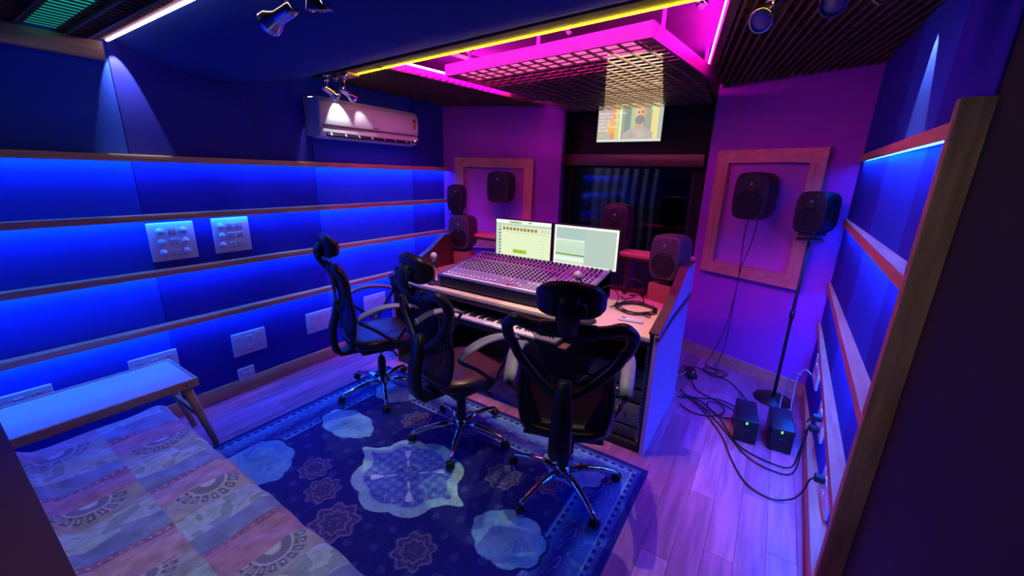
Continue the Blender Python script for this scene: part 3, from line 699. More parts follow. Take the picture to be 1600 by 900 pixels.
def spread_col(Xc_, Yc_):
    # patchwork: courses along y, each cut into patches along x; Xc_ = x, Yc_ = arc length across
    cell = .265; row_ = np.floor((Yc_ + 5) / .30).astype(int); t_ = Xc_ + 5 + (row_ % 2) * .11
    col_ = np.floor(t_ / .125).astype(int); fx = np.mod(t_, .125) / .125; fy = np.mod(Yc_ + 5, .30) / .30
    pal = np.array([[.30, .36, .62], [.50, .27, .42], [.50, .45, .47], [.48, .60, .66], [.30, .36, .62], [.54, .34, .46], [.52, .50, .50], [.46, .58, .64]])
    k = (col_ * 1 + row_ * 3) % 8
    c = pal[k]
    n1 = vnoise(Xc_ * 26 + 80, Yc_ * 26 + 80, 9); n2 = vnoise(Xc_ * 80 + 90, Yc_ * 40 + 90, 10); n3 = vnoise(Xc_ * 160 + 20, Yc_ * 160 + 20, 12)
    c = c * (.62 + .38 * n1 + .30 * n2 * (k % 2))[..., None] * (.9 + .2 * n3)[..., None]
    lace = (k == 3) | (k == 7)
    c = np.where((lace & (n1 > .62))[..., None], c * .62, c)
    # narrow trim stripe at one side of the blue patches
    st = ((k == 0) | (k == 4)) & (fx > .80)
    c = np.where(st[..., None], np.array([.34, .16, .28]) * (.7 + .6 * n2)[..., None], c)
    c = np.where((st & (np.mod(fy * 12, 1) < .35) & (np.abs(fx - .9) < .03))[..., None], np.array([.62, .42, .5]), c)
    # half-sun flowers on the tan patches
    cx, cy = (fx - .0) * .125, (fy - .5) * .30
    r_ = np.hypot(cx, cy); th = np.arctan2(cx, cy); sun = (k == 2) | (k == 6)
    c = np.where((sun & (r_ < .026))[..., None], np.array([.62, .62, .66]), c)
    c = np.where((sun & (np.abs(r_ - .045) < .017))[..., None], np.array([.22, .22, .30]), c)
    c = np.where((sun & (np.abs(r_ - .062) < .004))[..., None], np.array([.55, .52, .56]), c)
    pet = (np.abs(r_ - .088) < .019) & (np.mod(th * 9 / PI + .5, 1) < .62)
    c = np.where((sun & pet)[..., None], np.array([.13, .14, .22]), c)
    c = np.where((sun & (np.abs(r_ - .088) < .010) & (np.mod(th * 9 / PI + .5, 1) < .42) & (np.mod(th * 9 / PI + .5, 1) > .2))[..., None], np.array([.50, .50, .56]), c)
    return c * np.array([.76, .82, .90])
def sofa():
    t = thing('sofa', 'low sofa draped in a faded pink and blue patchwork spread, bottom left', 'sofa', (-1.75, .25, 0))
    # local x: -.93 .. 1.1 ; local y: -.33 (back) .. .33 (front, towards the rug)
    MB().box((.08, .04, .22), (1.90, .52, .36), bev=.05, seg=3).build('seat_base', 'maroon', t)
    MB().box((.08, -.30, .44), (1.98, .22, .66), bev=.07, seg=5).build('backrest', 'maroon', t)
    L0, L1 = -.90, 1.08
    def P(U, V):
        # V across: from the backrest over the seat and down the front; U along
        s_ = V * .92; flat = .48; r0 = .065
        arc = r0 * PI / 2
        y = np.where(s_ < flat, -.19 + s_, 0); z = np.full(U.shape, .455)
        a_ = np.clip((s_ - flat) / r0, 0, PI / 2)
        y = np.where(s_ >= flat, -.19 + flat + r0 * np.sin(a_), y); z = np.where(s_ >= flat, .455 - r0 * (1 - np.cos(a_)), z)
        dn = np.clip(s_ - flat - arc, 0, 1); z = z - dn; y = y + dn * .05
        x = L0 + (L1 - L0) * U
        e = np.clip((.07 - (x - L0)) / .07, 0, 1); z = z - .055 * e ** 2
        wv = .006 * np.sin(x * 17 + y * 9) + .004 * np.sin(x * 41 - y * 23)
        z = z + wv * (dn <= 0); y = y + (.012 * np.sin(x * 21) * np.clip(dn * 5, 0, 1))
        # fold along the back
        z = z + .03 * np.clip(1 - s_ / .05, 0, 1)
        return x, y, z
    paint_mesh('patchwork_spread', P, 420, 220, lambda U, V: spread_col(L0 + (L1 - L0) * U, V * .92 + .14), 'spread', t)
    # head end of the spread, hanging by the side table
    def Q(U, V):
        y = -.19 + .54 * U; z = .402 - .30 * V; x = L0 - .004 - .01 * np.sin(U * 20) * V
        return x, y, z
    paint_mesh('spread_end', Q, 90, 40, lambda U, V: spread_col(L0 - V * .3, U * .68), 'spread', t)
sofa()

#================================================================== OFFICE CHAIRS
def office_chair(label, loc, rz, base_rz, seat_m='leather'):
    t = thing('office_chair', label, 'chair', loc, rz, 'high-backed mesh office chairs at the desk')
    # star base
    hub = MB().lathe([(.03, .075), (.042, .08), (.045, .12), (.034, .135), (.028, .14)], seg=18).build('base_hub', 'chrome', t)
    for k in range(5):
        a_ = base_rz - rz + k * 2 * PI / 5; c_, s_ = math.cos(a_), math.sin(a_)
        pts = [(c_ * r_, s_ * r_, z) for r_, z in ((.03, .105), (.12, .112), (.22, .098), (.29, .078), (.318, .066))]
        lg = MB().tube(pts, [.022, .020, .017, .015, .016], 10, up=(0, 0, 1)).build('leg', 'chrome', t)
        cx, cy = c_ * .318, s_ * .318; ca_ = a_ + 1.1 + k * .7; dx, dy = math.cos(ca_), math.sin(ca_)
        w_ = MB()
        for sg in (-1, 1): w_.lathe([(.006, -.009), (.024, -.009), (.027, -.005), (.027, .005), (.024, .009), (.006, .009)], c=(cx + dx * .0 - dy * .013 * sg, cy + dy * 0 + dx * .013 * sg, .0285 + .010), axis=(-dy, dx, 0), seg=16)
        w_.box((cx, cy, .052), (.022, .034, .022), rot=(0, 0, ca_), bev=.005); w_.tube([(cx, cy, .05), (cx, cy, .075)], .007, 8)
        w_.build('caster', 'rubber', lg)
    MB().lathe([(.027, .12), (.030, .13), (.030, .27), (.026, .275), (.026, .30)], seg=16).build('gas_lift_sleeve', 'plastic', t)
    MB().lathe([(.015, .29), (.015, .41)], seg=14).build('gas_lift_piston', 'chrome', t)
    MB().box((0, -.01, .425), (.20, .26, .05), bev=.015, seg=3).box((0, -.14, .415), (.12, .20, .04), bev=.01).build('tilt_mechanism', 'plastic', t)
    MB().tube([(.08, .03, .42), (.20, .05, .405), (.245, .05, .40)], [.006, .006, .010], 8).build('lever', 'plastic', t)
    # seat
    def seat_pt(u, v, top):
        th = 2 * PI * u
        cx, sx_ = math.cos(th), math.sin(th); e = 4.0
        rr_ = (abs(cx) ** e + abs(sx_) ** e) ** (-1 / e)
        return cx * rr_, sx_ * rr_
    mb = MB(); rings = [(.80, .445), (.96, .450), (1.0, .475), (.985, .505), (.90, .522), (.70, .528), (.35, .522), (.02, .518)]; seg = 40; vs = []
    for sc_, z in rings:
        for k in range(seg):
            x_, y_ = seat_pt(k / seg, 0, 0); x_ *= .252 * sc_; y_ *= .240 * sc_
            zz_ = z - (.030 * max(0, (y_ - .12) / .12) ** 2) + .012 * (abs(x_) / .25) ** 2
            vs.append((x_ * (1 - .08 * max(0, -y_) / .24), y_ + .015, zz_))
    mb.add(vs, [(i * seg + k, i * seg + (k + 1) % seg, (i + 1) * seg + (k + 1) % seg, (i + 1) * seg + k) for i in range(len(rings) - 1) for k in range(seg)] + [tuple(range(seg))[::-1], tuple((len(rings) - 1) * seg + k for k in range(seg))], True)
    mb.build('seat_cushion', seat_m, t)
    MB().box((0, .01, .438), (.40, .38, .022), bev=.01).build('seat_pan', 'plastic', t)
    # back surface
    def by(z, x=0):
        zs = [.45, .55, .68, .80, .92, 1.02, 1.10]; ys = [-.235, -.245, -.228, -.235, -.262, -.295, -.325]
        return float(np.interp(z, zs, ys)) + .35 * x * x
    out = [(0, .505), (.13, .510), (.185, .545), (.208, .62), (.212, .72), (.205, .80), (.222, .89), (.258, .965), (.272, 1.02), (.262, 1.06), (.225, 1.085), (.17, 1.068), (.10, 1.058), (0, 1.06)]
    full = out + [(-x_, z_) for x_, z_ in out[-2:0:-1]]
    loop = smooth_path([(x_, by(z_, x_), z_) for x_, z_ in full], 4, True)
    MB().tube(loop, [.017 + .011 * max(0, min(1, (p.z - .85) / .15)) for p in loop], 8, closed=True, flat=1.0).build('back_frame', 'plastic', t)
    # V-shaped yoke
    vl = smooth_path([(-.250, by(.97, .25) - .012, .975), (-.215, by(.90, .2) - .02, .895), (-.13, by(.79, .1) - .035, .795), (-.05, by(.73) - .05, .735), (0, by(.72) - .055, .722), (.05, by(.73) - .05, .735), (.13, by(.79, .1) - .035, .795), (.215, by(.90, .2) - .02, .895), (.250, by(.97, .25) - .012, .975)], 5)
    MB().tube(vl, .023, 8, flat=.55, up=(0, 1, 0)).build('back_yoke', 'plastic', t)
    # side cheeks below the yoke
    for sx in (-1, 1):
        MB().grid(lambda u, v: (sx * (.20 - .10 * u * (1 - v) ** 1.0 * 1.0 - .02 * v), by(.56 + .26 * v, .2) - .02 + .012 * u, .53 + .02 * u + (.30 - .10 * u) * v), 5, 8).build('back_cheek', 'plastic', t)
    # mesh panels, lower and upper
    def inside(z):
        zs = [p[1] for p in out[1:10]]; xs_ = [p[0] for p in out[1:10]]; return float(np.interp(z, zs, xs_))
    def low(u, v):
        x0 = (u - .5) * 2; top = .74 + .20 * abs(x0) ** 1.3; z = .515 + (top - .515) * v; x_ = x0 * (inside(z) - .008); return (x_, by(z, x_) + .004, z)
    MB().grid(low, 25, 12).build('lumbar_mesh', 'mesh_cloth', t)
    def upp(u, v):
        x0 = (u - .5) * 2; x_ = x0 * .17; b0 = .73 + .20 * (abs(x0) * .62) ** 1.3; z = b0 + (1.06 - b0) * v; x_ = x_ * (.55 + .45 * v); return (x_, by(z, x_) + .002, z)
    MB().grid(upp, 17, 12).build('upper_mesh', 'mesh_open', t)
    MB().box((0, by(1.06) - .008, 1.062), (.25, .036, .07), bev=.016).build('neck_block', 'plastic', t)
    # spine
    sp_ = [(0, by(.80) - .045, .80), (0, by(.70) - .065, .70), (0, -.325, .60), (0, -.328, .50), (0, -.315, .43), (0, -.27, .395)]
    mb = MB(); ws = [.030, .042, .050, .054, .054, .050]; vs = []
    for p, w_ in zip(sp_, ws):
        for dx, dy in ((-w_, .0), (-w_ * .8, -.022), (w_ * .8, -.022), (w_, .0), (w_ * .8, .022), (-w_ * .8, .022)): vs.append((dx, p[1] + dy, p[2]))
    n_ = 6; mb.add(vs, [(i * n_ + k, (i + 1) * n_ + k, (i + 1) * n_ + (k + 1) % n_, i * n_ + (k + 1) % n_) for i in range(5) for k in range(n_)] + [tuple(range(n_)), tuple(range(5 * n_, 6 * n_))[::-1]], True)
    mb.box((0, -.20, .405), (.09, .20, .035), bev=.01).build('spine', 'plastic', t)
    # headrest
    hz = 1.188; hy = -.315
    br = MB().tube(smooth_path([(0, by(1.06) - .015, 1.05), (0, -.365, 1.11), (0, -.375, 1.17), (0, -.345, 1.21)], 4), [.050] * 13, 8, flat=.40, up=(0, 1, 0)).build('headrest_bracket', 'plastic', t)
    def head(off, s_):
        def f(u, v):
            x_ = (u - .5) * .30 * s_ * (1 - .13 * abs(2 * v - 1) ** 5); zl = (v - .5) * .140 * s_ * (1 - .32 * abs(2 * u - 1) ** 7)
            e = 1 - abs(2 * (u - .5)) ** 6; e2 = 1 - abs(2 * (v - .5)) ** 4
            return (x_, hy + 2.0 * x_ * x_ + off * .040 * max(e * e2, 0) ** .5 - .12 * (v - .5) ** 2 * .5, hz + zl + .02 * (1 - (2 * (u - .5)) ** 2) * (1 if v > .5 else 0) * (v - .5) * 2)
        return f
    MB().grid(head(1, 1), 21, 13).grid(head(-1, 1), 21, 13).build('headrest', 'leather', t)
    MB().box((0, hy - .050, hz - .02), (.15, .03, .06), bev=.012).build('headrest_shell', 'plastic', t)
    # armrests
    for sx in (-1, 1):
        X_ = sx * .275
        tri = smooth_path([(X_, -.205, .715), (X_, -.17, .745), (X_ + sx * .01, -.05, .785), (X_ + sx * .015, .08, .785), (X_ + sx * .012, .19, .755), (X_ + sx * .01, .205, .735)], 4)
        ar = MB().tube(tri + [Vector((X_ + sx * .006, .15, .66)), Vector((X_, .07, .55)), Vector((X_ - sx * .004, .045, .525)), Vector((X_ - sx * .004, .01, .54)), Vector((X_, -.09, .63)), Vector((X_, -.19, .70))], .0115, 8, closed=True).build('armrest', 'plastic', t)
        pad = []
        mb = MB(); pts = tri; vs = []
        for i, p in enumerate(pts):
            w_ = .036 * math.sin(PI * (.18 + .64 * i / (len(pts) - 1))) ** .5
            for dx, dz in ((-w_, .004), (-w_ * .8, .016), (w_ * .8, .016), (w_, .004), (w_ * .7, -.006), (-w_ * .7, -.006)): vs.append((p.x + dx, p.y, p.z + dz))
        n_ = 6; mb.add(vs, [(i * n_ + k, i * n_ + (k + 1) % n_, (i + 1) * n_ + (k + 1) % n_, (i + 1) * n_ + k) for i in range(len(pts) - 1) for k in range(n_)] + [tuple(range(n_))[::-1], tuple((len(pts) - 1) * n_ + k for k in range(n_))], True)
        mb.build('arm_pad', 'plastic_grey', ar)
        MB().tube([(X_ - sx * .002, .04, .53), (X_ - sx * .03, .03, .47), (X_ - sx * .08, .02, .435), (X_ - sx * .14, .01, .43)], [.020, .018, .016, .016], 8).build('arm_support', 'plastic', ar)
    return t
def deg(x): return R(x)
office_chair('leftmost black office chair, seen nearly side on beside the blue ledges', (-2.37, 1.84, .012), deg(-24), math.atan2(-.32, -.10), 'leather')
office_chair('middle black office chair with an oxblood seat, headrest near the small microphone', (-1.50, 1.76, .012), deg(-14), math.atan2(-.25, -.24), 'leather_red')
office_chair('nearest black office chair, its back square to the viewer, in front of the desk', (-.76, 1.75, .012), deg(20), math.atan2(-.29, -.08), 'leather_red')

#================================================================== DESK
def desk():
    t = thing('studio_desk', 'wide studio desk with cream top, dark wood edges and pale side panels', 'desk', (-1.59, 2.27, 0))
    ox, oy = -1.59, 2.27
    def B(x0, x1, y0, y1, z0, z1, name, m_, bev=0, label=None): return MB().box(((x0 + x1) / 2 - ox, (y0 + y1) / 2 - oy, (z0 + z1) / 2), (x1 - x0, y1 - y0, z1 - z0), bev=bev, seg=2).build(name, m_, t, label=label)
    XL, XR = -2.73, -.45
    B(XL + .05, XR - .05, 2.30, 3.16, .777, .800, 'desktop', 'cream')
    B(XL + .04, XR - .045, 2.262, 2.30, .772, .802, 'front_edging', 'cream', .004)
    B(XL + .04, XR - .045, 2.268, 2.30, .735, .772, 'front_rail', 'dark_wood', .003)
    B(XL + .04, XR - .045, 2.262, 2.268, .766, .770, 'front_bead', 'dark_wood')
    # side panels with rising cheeks
    for X_, sx in ((XR, -1), (XL, 1)):
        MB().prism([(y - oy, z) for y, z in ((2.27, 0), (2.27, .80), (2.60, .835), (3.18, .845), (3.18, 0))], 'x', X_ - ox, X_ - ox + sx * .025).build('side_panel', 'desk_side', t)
        pr_ = [(2.262, .800), (2.262, .825), (2.52, .895), (2.73, .985), (2.92, 1.10), (3.20, 1.10), (3.20, .85), (2.60, .84)]
        MB().prism([(y - oy, z) for y, z in pr_], 'x', X_ - ox + (-.004 if sx < 0 else .004) * -1, X_ - ox + sx * .022).build('side_cheek', 'desk_side', t)
        MB().prism([(y - oy, z) for y, z in ((2.258, .79), (2.258, .815), (2.60, .862), (3.19, .872), (3.19, .835), (2.60, .828))], 'x', X_ - ox - sx * .010, X_ - ox + sx * .012).build('side_moulding', 'dark_wood', t)
        tops = [(2.262, .825), (2.52, .895), (2.73, .985), (2.92, 1.10), (3.20, 1.10)]
        for (y0, z0), (y1, z1) in zip(tops, tops[1:]):
            MB().prism([(y0 - oy, z0), (y1 - oy, z1), (y1 - oy, z1 + .012), (y0 - oy, z0 + .012)], 'x', X_ - ox - sx * .002, X_ - ox + sx * .055).build('cheek_cap', 'dark_wood', t)
        MB().prism([(y - oy, z) for y, z in ((2.27, .80), (2.27, .825), (2.52, .895), (2.73, .985), (2.92, 1.10), (3.20, 1.10), (3.20, .80))], 'x', X_ - ox + sx * .023, X_ - ox + sx * .05).build('inner_cheek', 'dark_wood', t)
    B(XL, XR - .03, 3.17, 3.42, 1.080, 1.105, 'rear_shelf', 'pine_x', .004)
    B(XL, XR - .03, 3.165, 3.172, 1.060, 1.082, 'shelf_edging', 'dark_wood')
    B(XL + .05, XR - .05, 3.15, 3.17, .80, .84, 'back_rail', 'dark_wood')
    for x in (-1.9, -1.25, -.95): B(x - .012, x + .012, 3.18, 3.40, .80, 1.08, 'shelf_divider', 'dark_wood')
    # rack cabinets
    for x0, x1, g_ in ((-.98, -.475, 1), (-2.705, -2.18, 0)):
        B(x0, x0 + .02, 2.29, 3.10, .03, .735, 'cabinet_side', 'black_matt'); B(x1 - .02, x1, 2.29, 3.10, .03, .735, 'cabinet_side', 'black_matt')
        B(x0, x1, 2.29, 3.10, .01, .05, 'cabinet_floor', 'black_matt'); B(x0, x1, 3.08, 3.10, .05, .735, 'cabinet_back', 'black_matt')
    # rack rail with holes, right cabinet
    rl = B(-.515, -.497, 2.31, 2.32, .06, .73, 'rack_rail', 'metal')
    mb = MB()
    for i in range(26): mb.box((-.506 - ox, 2.308 - oy, .09 + i * .024), (.007, .003, .010))
    mb.build('rail_holes', 'dark_slot', rl, kind='stuff')
    B(-2.16, -1.0, 2.75, 2.78, .08, .60, 'modesty_panel', 'dark_wood')
    # keyboard tray
    B(-2.14, -1.00, 2.20, 2.62, .598, .618, 'keyboard_tray', 'pine_x', .003); B(-2.14, -1.00, 2.193, 2.200, .590, .618, 'tray_edging', 'dark_wood')
    return t
desk()
# rack units
for i, (z0, h, lab) in enumerate(((.06, .085, 'lowest black rack unit inside the desk, bluish face'), (.155, .16, 'tall grey rack unit inside the desk, right of the nearest chair'), (.33, .085, 'slim black rack unit with tiny white lights inside the desk'), (.43, .13, 'dark rack unit just below the top of the desk cabinet'))):
    t = thing('rack_unit', lab, 'rack unit', (-.735, 2.33, z0))
    MB().box((0, .17, h / 2), (.42, .34, h - .006), bev=.003).build('chassis', 'black_matt', t)
    MB().box((0, -.004, h / 2), (.455, .008, h - .004), bev=.002).build('front_plate', 'rack' if i != 1 else 'plastic_grey', t)
    for k in range(4): MB().lathe([(.009, 0), (.008, .012), (.001, .013)], c=(-.14 + k * .09, -.008, h / 2), axis=(0, -1, 0), seg=12).build('knob', 'knob_black', t)
    if i == 2:
        for k in range(3): MB().box((.03 + k * .035, -.009, h / 2 + .02), (.006, .002, .006)).build('indicator', 'white_dot', t)

# digital piano on the tray
kb = thing('keyboard_piano', 'piano keyboard with white keys on the tray under the desk front', 'keyboard', (-1.57, 2.37, .619))
MB().box((0, .06, .022), (1.08, .20, .044), bev=.006).build('case', 'plastic', kb)
MB().box((0, -.115, .012), (1.04, .15, .020)).build('key_bed', 'dark_slot', kb)
mb = MB(); nk = 43; kw = 1.02 / nk
for i in range(nk): mb.box((-.51 + kw * (i + .5), -.118, .028), (kw - .0016, .146, .016), bev=.0015, seg=1)
mb.build('white_keys', 'knob_white', kb, kind='stuff')
mb = MB()
for i in range(nk - 1):
    if i % 7 not in (2, 6): mb.box((-.51 + kw * (i + 1), -.092, .040), (.012, .092, .012), bev=.002, seg=1)
mb.build('black_keys', 'knob_black', kb, kind='stuff')

# mixing console
def mixer():
    t = thing('mixing_console', 'large mixing console with rows of knobs and white faders on the desk', 'mixing console', (-1.600, 2.325, .802))
    W, D = 1.235, .60; z0f, z0b = .098, .200
    hw = W / 2; rise = z0b - z0f
    MB().prism([(0, .012), (0, z0f - .012), (.015, z0f), (D, z0b), (D, .0), (.02, 0)], 'x', -hw, hw).build('chassis', 'plastic', t)
    tilt = math.atan2(rise, D - .015)
    def top(x, s, h=0):
        # s: distance up the slope
        return Vector((x, .015 + s * math.cos(tilt) - h * math.sin(tilt), z0f + s * math.sin(tilt) + h * math.cos(tilt)))
    SL = (D - .015) / math.cos(tilt)
    def pad(x0, x1, s0, s1, h0, h1, name, m_):
        a_ = [top(x0, s0, h0), top(x1, s0, h0), top(x1, s0, h1), top(x0, s0, h1)]; b_ = [top(x0, s1, h0), top(x1, s1, h0), top(x1, s1, h1), top(x0, s1, h1)]
        return MB().quadbox([tuple(v) for v in a_], [tuple(v) for v in b_]).build(name, m_, t)
    pad(-hw + .02, hw - .02, .012, SL - .004, .0, .004, 'control_panel', 'mixer')
    for sx in (-1, 1): MB().prism([(-.006, .01), (-.006, z0f + .006), (D + .004, z0b + .010), (D + .004, 0), (.02, 0)], 'x', sx * hw, sx * (hw - .02)).build('side_cheek', 'mixer_blue', t)
    MB().box((0, .004, z0f - .001), (W - .04, .018, .012), bev=.004).build('arm_roll', 'mixer_blue', t)
    pad(-hw + .03, hw - .03, .002, .020, .004, .009, 'scribble_strip', 'white')
    nch = 30; dx = (W - .09) / nch
    blk, wht, pnk, caps, slots = MB(), MB(), MB(), MB(), MB()
    for i in range(nch):
        x = -hw + .045 + dx * (i + .5)
        master = 23 <= i <= 26
        # faders
        if not (i in (22, 27)):
            a_ = top(x, .03, .004); b_ = top(x, .145, .004)
            slots.quadbox([(a_.x - .0015, a_.y, a_.z), (a_.x + .0015, a_.y, a_.z), (a_.x + .0015, a_.y, a_.z + .001), (a_.x - .0015, a_.y, a_.z + .001)], [(b_.x - .0015, b_.y, b_.z), (b_.x + .0015, b_.y, b_.z), (b_.x + .0015, b_.y, b_.z + .001), (b_.x - .0015, b_.y, b_.z + .001)])
            pos = .045 if i < 12 else (.11 if i in (13, 14, 15) or 19 <= i <= 22 else (.05 + .012 * ((i * 7) % 3)))
            c_ = top(x, pos, .010); caps.box(c_, (.013, .026, .016), rot=(tilt, 0, 0), bev=.002, seg=1)
        for j in range(11):
            s_ = .185 + j * .036
            if i in (22, 27) and j < 4: continue
            c_ = top(x, s_, .004); nrm = (0, -math.sin(tilt), math.cos(tilt))
            tall = j == 10
            tgt = blk if j < 6 else (pnk if (j % 2 == 0 and not tall) else blk)
            if master and j > 2: tgt = pnk
            tgt.lathe([(.0095, 0), (.0085, .013 if not tall else .020), (.004, .014 if not tall else .021)], c=c_, axis=nrm, seg=8)
            if j < 7 or tall:
                q_ = top(x, s_, .0180 if not tall else .0250); wht.lathe([(.0062, 0), (.0058, .002)], c=q_, axis=nrm, seg=6)
    blk.build('knobs', 'knob_black', t, kind='stuff'); pnk.build('rose_knobs', 'knob_pink', t, kind='stuff', label='small rose-coloured knobs'); wht.build('knob_caps', 'knob_white', t, kind='stuff')
    caps.build('fader_caps', 'knob_white', t, kind='stuff'); slots.build('fader_slots', 'dark_slot', t, kind='stuff')
    c_ = top(.03, .035, .010); MB().box(c_, (.018, .024, .016), rot=(tilt, 0, 0), bev=.002).build('master_fader', 'red', t, label='red master fader cap')
mixer()

# monitors
def screen_left(U, V):
    c = np.zeros(U.shape + (3,)) + np.array([.80, .92, .60]); V = 1 - V
    c = np.where((V < .10)[..., None], np.array([.95, 1.0, .90]), c)
    c = np.where(((V > .10) & (V < .16))[..., None], np.array([.55, .68, .55]), c)
    c = np.where(((V > .03) & (V < .08) & (U > .25) & (U < .48) & (np.mod(U * 60, 1) < .75))[..., None], np.array([.25, .35, .06]), c)
    c = np.where(((V > .03) & (V < .07) & (U > .60) & (U < .66))[..., None], np.array([.3, .4, .3]), c)
    c = np.where(((U < .10) & (V > .16))[..., None], np.array([.62, .75, .60]), c)
    c = np.where(((U > .05) & (U < .10) & (V > .2) & (np.mod(V * 11, 1) < .45))[..., None], np.array([.22, .28, .20]), c)
    box_ = (V > .20) & (V < .285) & (U > .13) & (U < .78) & (np.mod((U - .13) * 15.4, 1) < .72)
    c = np.where(box_[..., None], np.array([.22, .16, .04]) + .25 * np.mod(U * 37 + V * 50, 1)[..., None] * np.array([1, .8, .2]), c)
    c = np.where(((V > .20) & (V < .285) & (U > .80) & (U < .97) & (np.mod(U * 18, 1) < .5))[..., None], np.array([.55, .6, .5]), c)
    c = np.where(((np.abs(V - .33) < .006) & (U > .18) & (U < .95))[..., None], np.array([.35, .40, .28]), c)
    c = np.where(((np.mod(V * 14, 1) < .18) & (U > .80) & (U < .95) & (V > .36) & (vnoise(U * 60, V * 30, 2) > .55))[..., None], np.array([.6, .72, .5]), c)
    c = np.where(((V > .80) & (V < .90) & (U > .33) & (U < .58))[..., None], np.array([.35, .62, .03]) * (.6 + .6 * (np.mod(U * 55, 1) < .6))[..., None], c)
    return c
def screen_right(U, V):
    V = 1 - V; c = np.zeros(U.shape + (3,)) + np.array([.50, .62, .55])
    win = U < .50
    c = np.where((win & (V < .34))[..., None], np.array([.42, .58, .55]), c)
    c = np.where((win & (V >= .34))[..., None], np.array([.62, .80, .62]), c)
    c = np.where((win & (V < .34) & ((np.mod(U * 34, 1) < .14) | (np.mod(V * 26, 1) < .14)))[..., None], np.array([.50, .66, .62]), c)
    c = np.where((win & (V > .35) & (V < .39) & (np.mod(U * 26, 1) < .5))[..., None], np.array([.95, 1, .95]), c)
    c = np.where((win & (V > .52) & (V < .70) & (np.mod(U * 26, 1) < .12))[..., None], np.array([.30, .42, .32]), c)
    c = np.where((win & (V > .72) & (V < .76))[..., None], np.array([.18, .32, .10]), c)
    c = np.where((win & (V > .80) & (V < .90))[..., None], np.array([.85, .95, .85]), c)
    e = (V < .055) | (U < .028) | (U > .972) | (V > .965)
    c = np.where(e[..., None], np.array([1.0, 1.05, .88]), c)
    return c
def monitor(label, loc, rz, fn):
    t = thing('computer_monitor', label, 'monitor', loc, rz, 'computer monitors behind the console')
    w_, h = .575, .345
    MB().box((0, .014, h / 2), (w_, .026, h), bev=.004).build('bezel', 'plastic', t)
    MB().box((0, .032, h / 2), (w_ * .8, .024, h * .75), bev=.01).build('rear_shell', 'plastic', t)
    o = paint_mesh('screen', lambda U, V: ((U - .5) * (w_ - .022), np.full(U.shape, -.0006), .014 + V * (h - .024)), 230, 140, fn, 'screen', t)
    MB().box((0, .06, -.01), (.05, .015, .30), bev=.004).box((0, .05, -.160), (.22, .18, .010), bev=.004).build('stand', 'plastic', t)
monitor('left computer monitor with a row of small orange icons on screen', (-1.845, 3.01, .970), R(2), screen_left)
monitor('right computer monitor with a plain pale grey-green window on screen', (-1.255, 3.01, .970), R(-1), screen_right)

# wall screen; the man's projected picture is made to glow by itself
def film(U, V):
    V = 1 - V; c = np.zeros(U.shape + (3,)) + np.array([.50, .38, .36]); n1 = vnoise(U * 9, V * 7, 22)
    c = mix(c, np.array([.48, .46, .38]) * np.ones_like(c), (V - .45) * 3)
    c = np.where(((U > .22) & (U < .29) & (V > .05))[..., None], np.array([.80, .30, .16]), c)
    c = np.where(((U > .16) & (U < .27) & (V > .50) & (V < .78))[..., None], np.array([.85, .45, .12]), c)
    c = np.where(((U > .285) & (U < .38))[..., None], np.array([.66, .62, .24]), c)
    c = np.where(((V < .14) & (U > .28))[..., None], np.array([.82, .72, .28]), c)
    c = np.where(((U > .355) & (U < .385) & (V > .14))[..., None], np.array([.78, .90, .62]), c)
    c = np.where(((U > .385) & (U < .86) & (V > .14))[..., None], np.array([.34, .38, .29]), c)
    c = np.where(((U > .43) & (U < .52) & (V > .16))[..., None], np.array([.26, .30, .28]), c)
    c = np.where(((U > .53) & (U < .60) & (V > .14))[..., None], np.array([.44, .58, .30]), c)
    c = np.where(((U > .84) & (U < .94))[..., None], np.array([.80, .68, .30]), c)
    c = np.where(((U > .83) & (U < .88) & (V < .28) & (V > .12))[..., None], np.array([.55, .78, .35]), c)
    c = np.where((U > .94)[..., None], np.array([.42, .50, .44]), c)
    # shoulders and shirt
    sh = (V > .66 + .9 * (U - .655) ** 2 * 3.2) & (U > .41) & (U < .87)
    c = np.where(sh[..., None], np.array([.50, .43, .38]) * (.9 + .25 * n1)[..., None], c)
    # neck, head, ear, beard, eyes
    c = np.where(((np.abs(U - .665) < .055) & (V > .50) & (V < .72))[..., None], np.array([.58, .40, .27]), c)
    hd = ((U - .665) / .088) ** 2 + ((V - .34) / .235) ** 2 < 1
    c = np.where(hd[..., None], mix(np.array([.72, .52, .34]) * np.ones_like(c), np.array([.70, .36, .16]) * np.ones_like(c), (U - .62) * 9), c)
    c = np.where((hd & (V < .20))[..., None], np.array([.72, .40, .20]), c)
    bd = ((U - .665) / .072) ** 2 + ((V - .50) / .10) ** 2 < 1
    c = np.where(bd[..., None], np.array([.28, .25, .26]), c)
    for ex in (.640, .695): c = np.where(((((U - ex) / .014) ** 2 + ((V - .33) / .018) ** 2) < 1)[..., None], np.array([.14, .08, .05]), c)
    c = np.where((((U - .665) / .03) ** 2 + ((V - .46) / .012) ** 2 < 1)[..., None], np.array([.45, .25, .2]), c)
    c = np.where((((U - .575) / .012) ** 2 + ((V - .37) / .05) ** 2 < 1)[..., None], np.array([.65, .45, .32]), c)
    c = np.where((V > .945)[..., None], np.array([.66, .68, .62]), c)
    return c * 1.12
ps = thing('wall_screen', 'small wall screen showing a bearded man, high on the black front wall', 'screen', (-1.42, 4.335, 2.04))
MB().box((0, -.012, .215), (.69, .02, .43), bev=.003).build('screen_body', 'black_matt', ps)
paint_mesh('picture', lambda U, V: ((U - .5) * .665, np.full(U.shape, -.0235), .008 + V * .412), 190, 130, film, 'screen', ps)
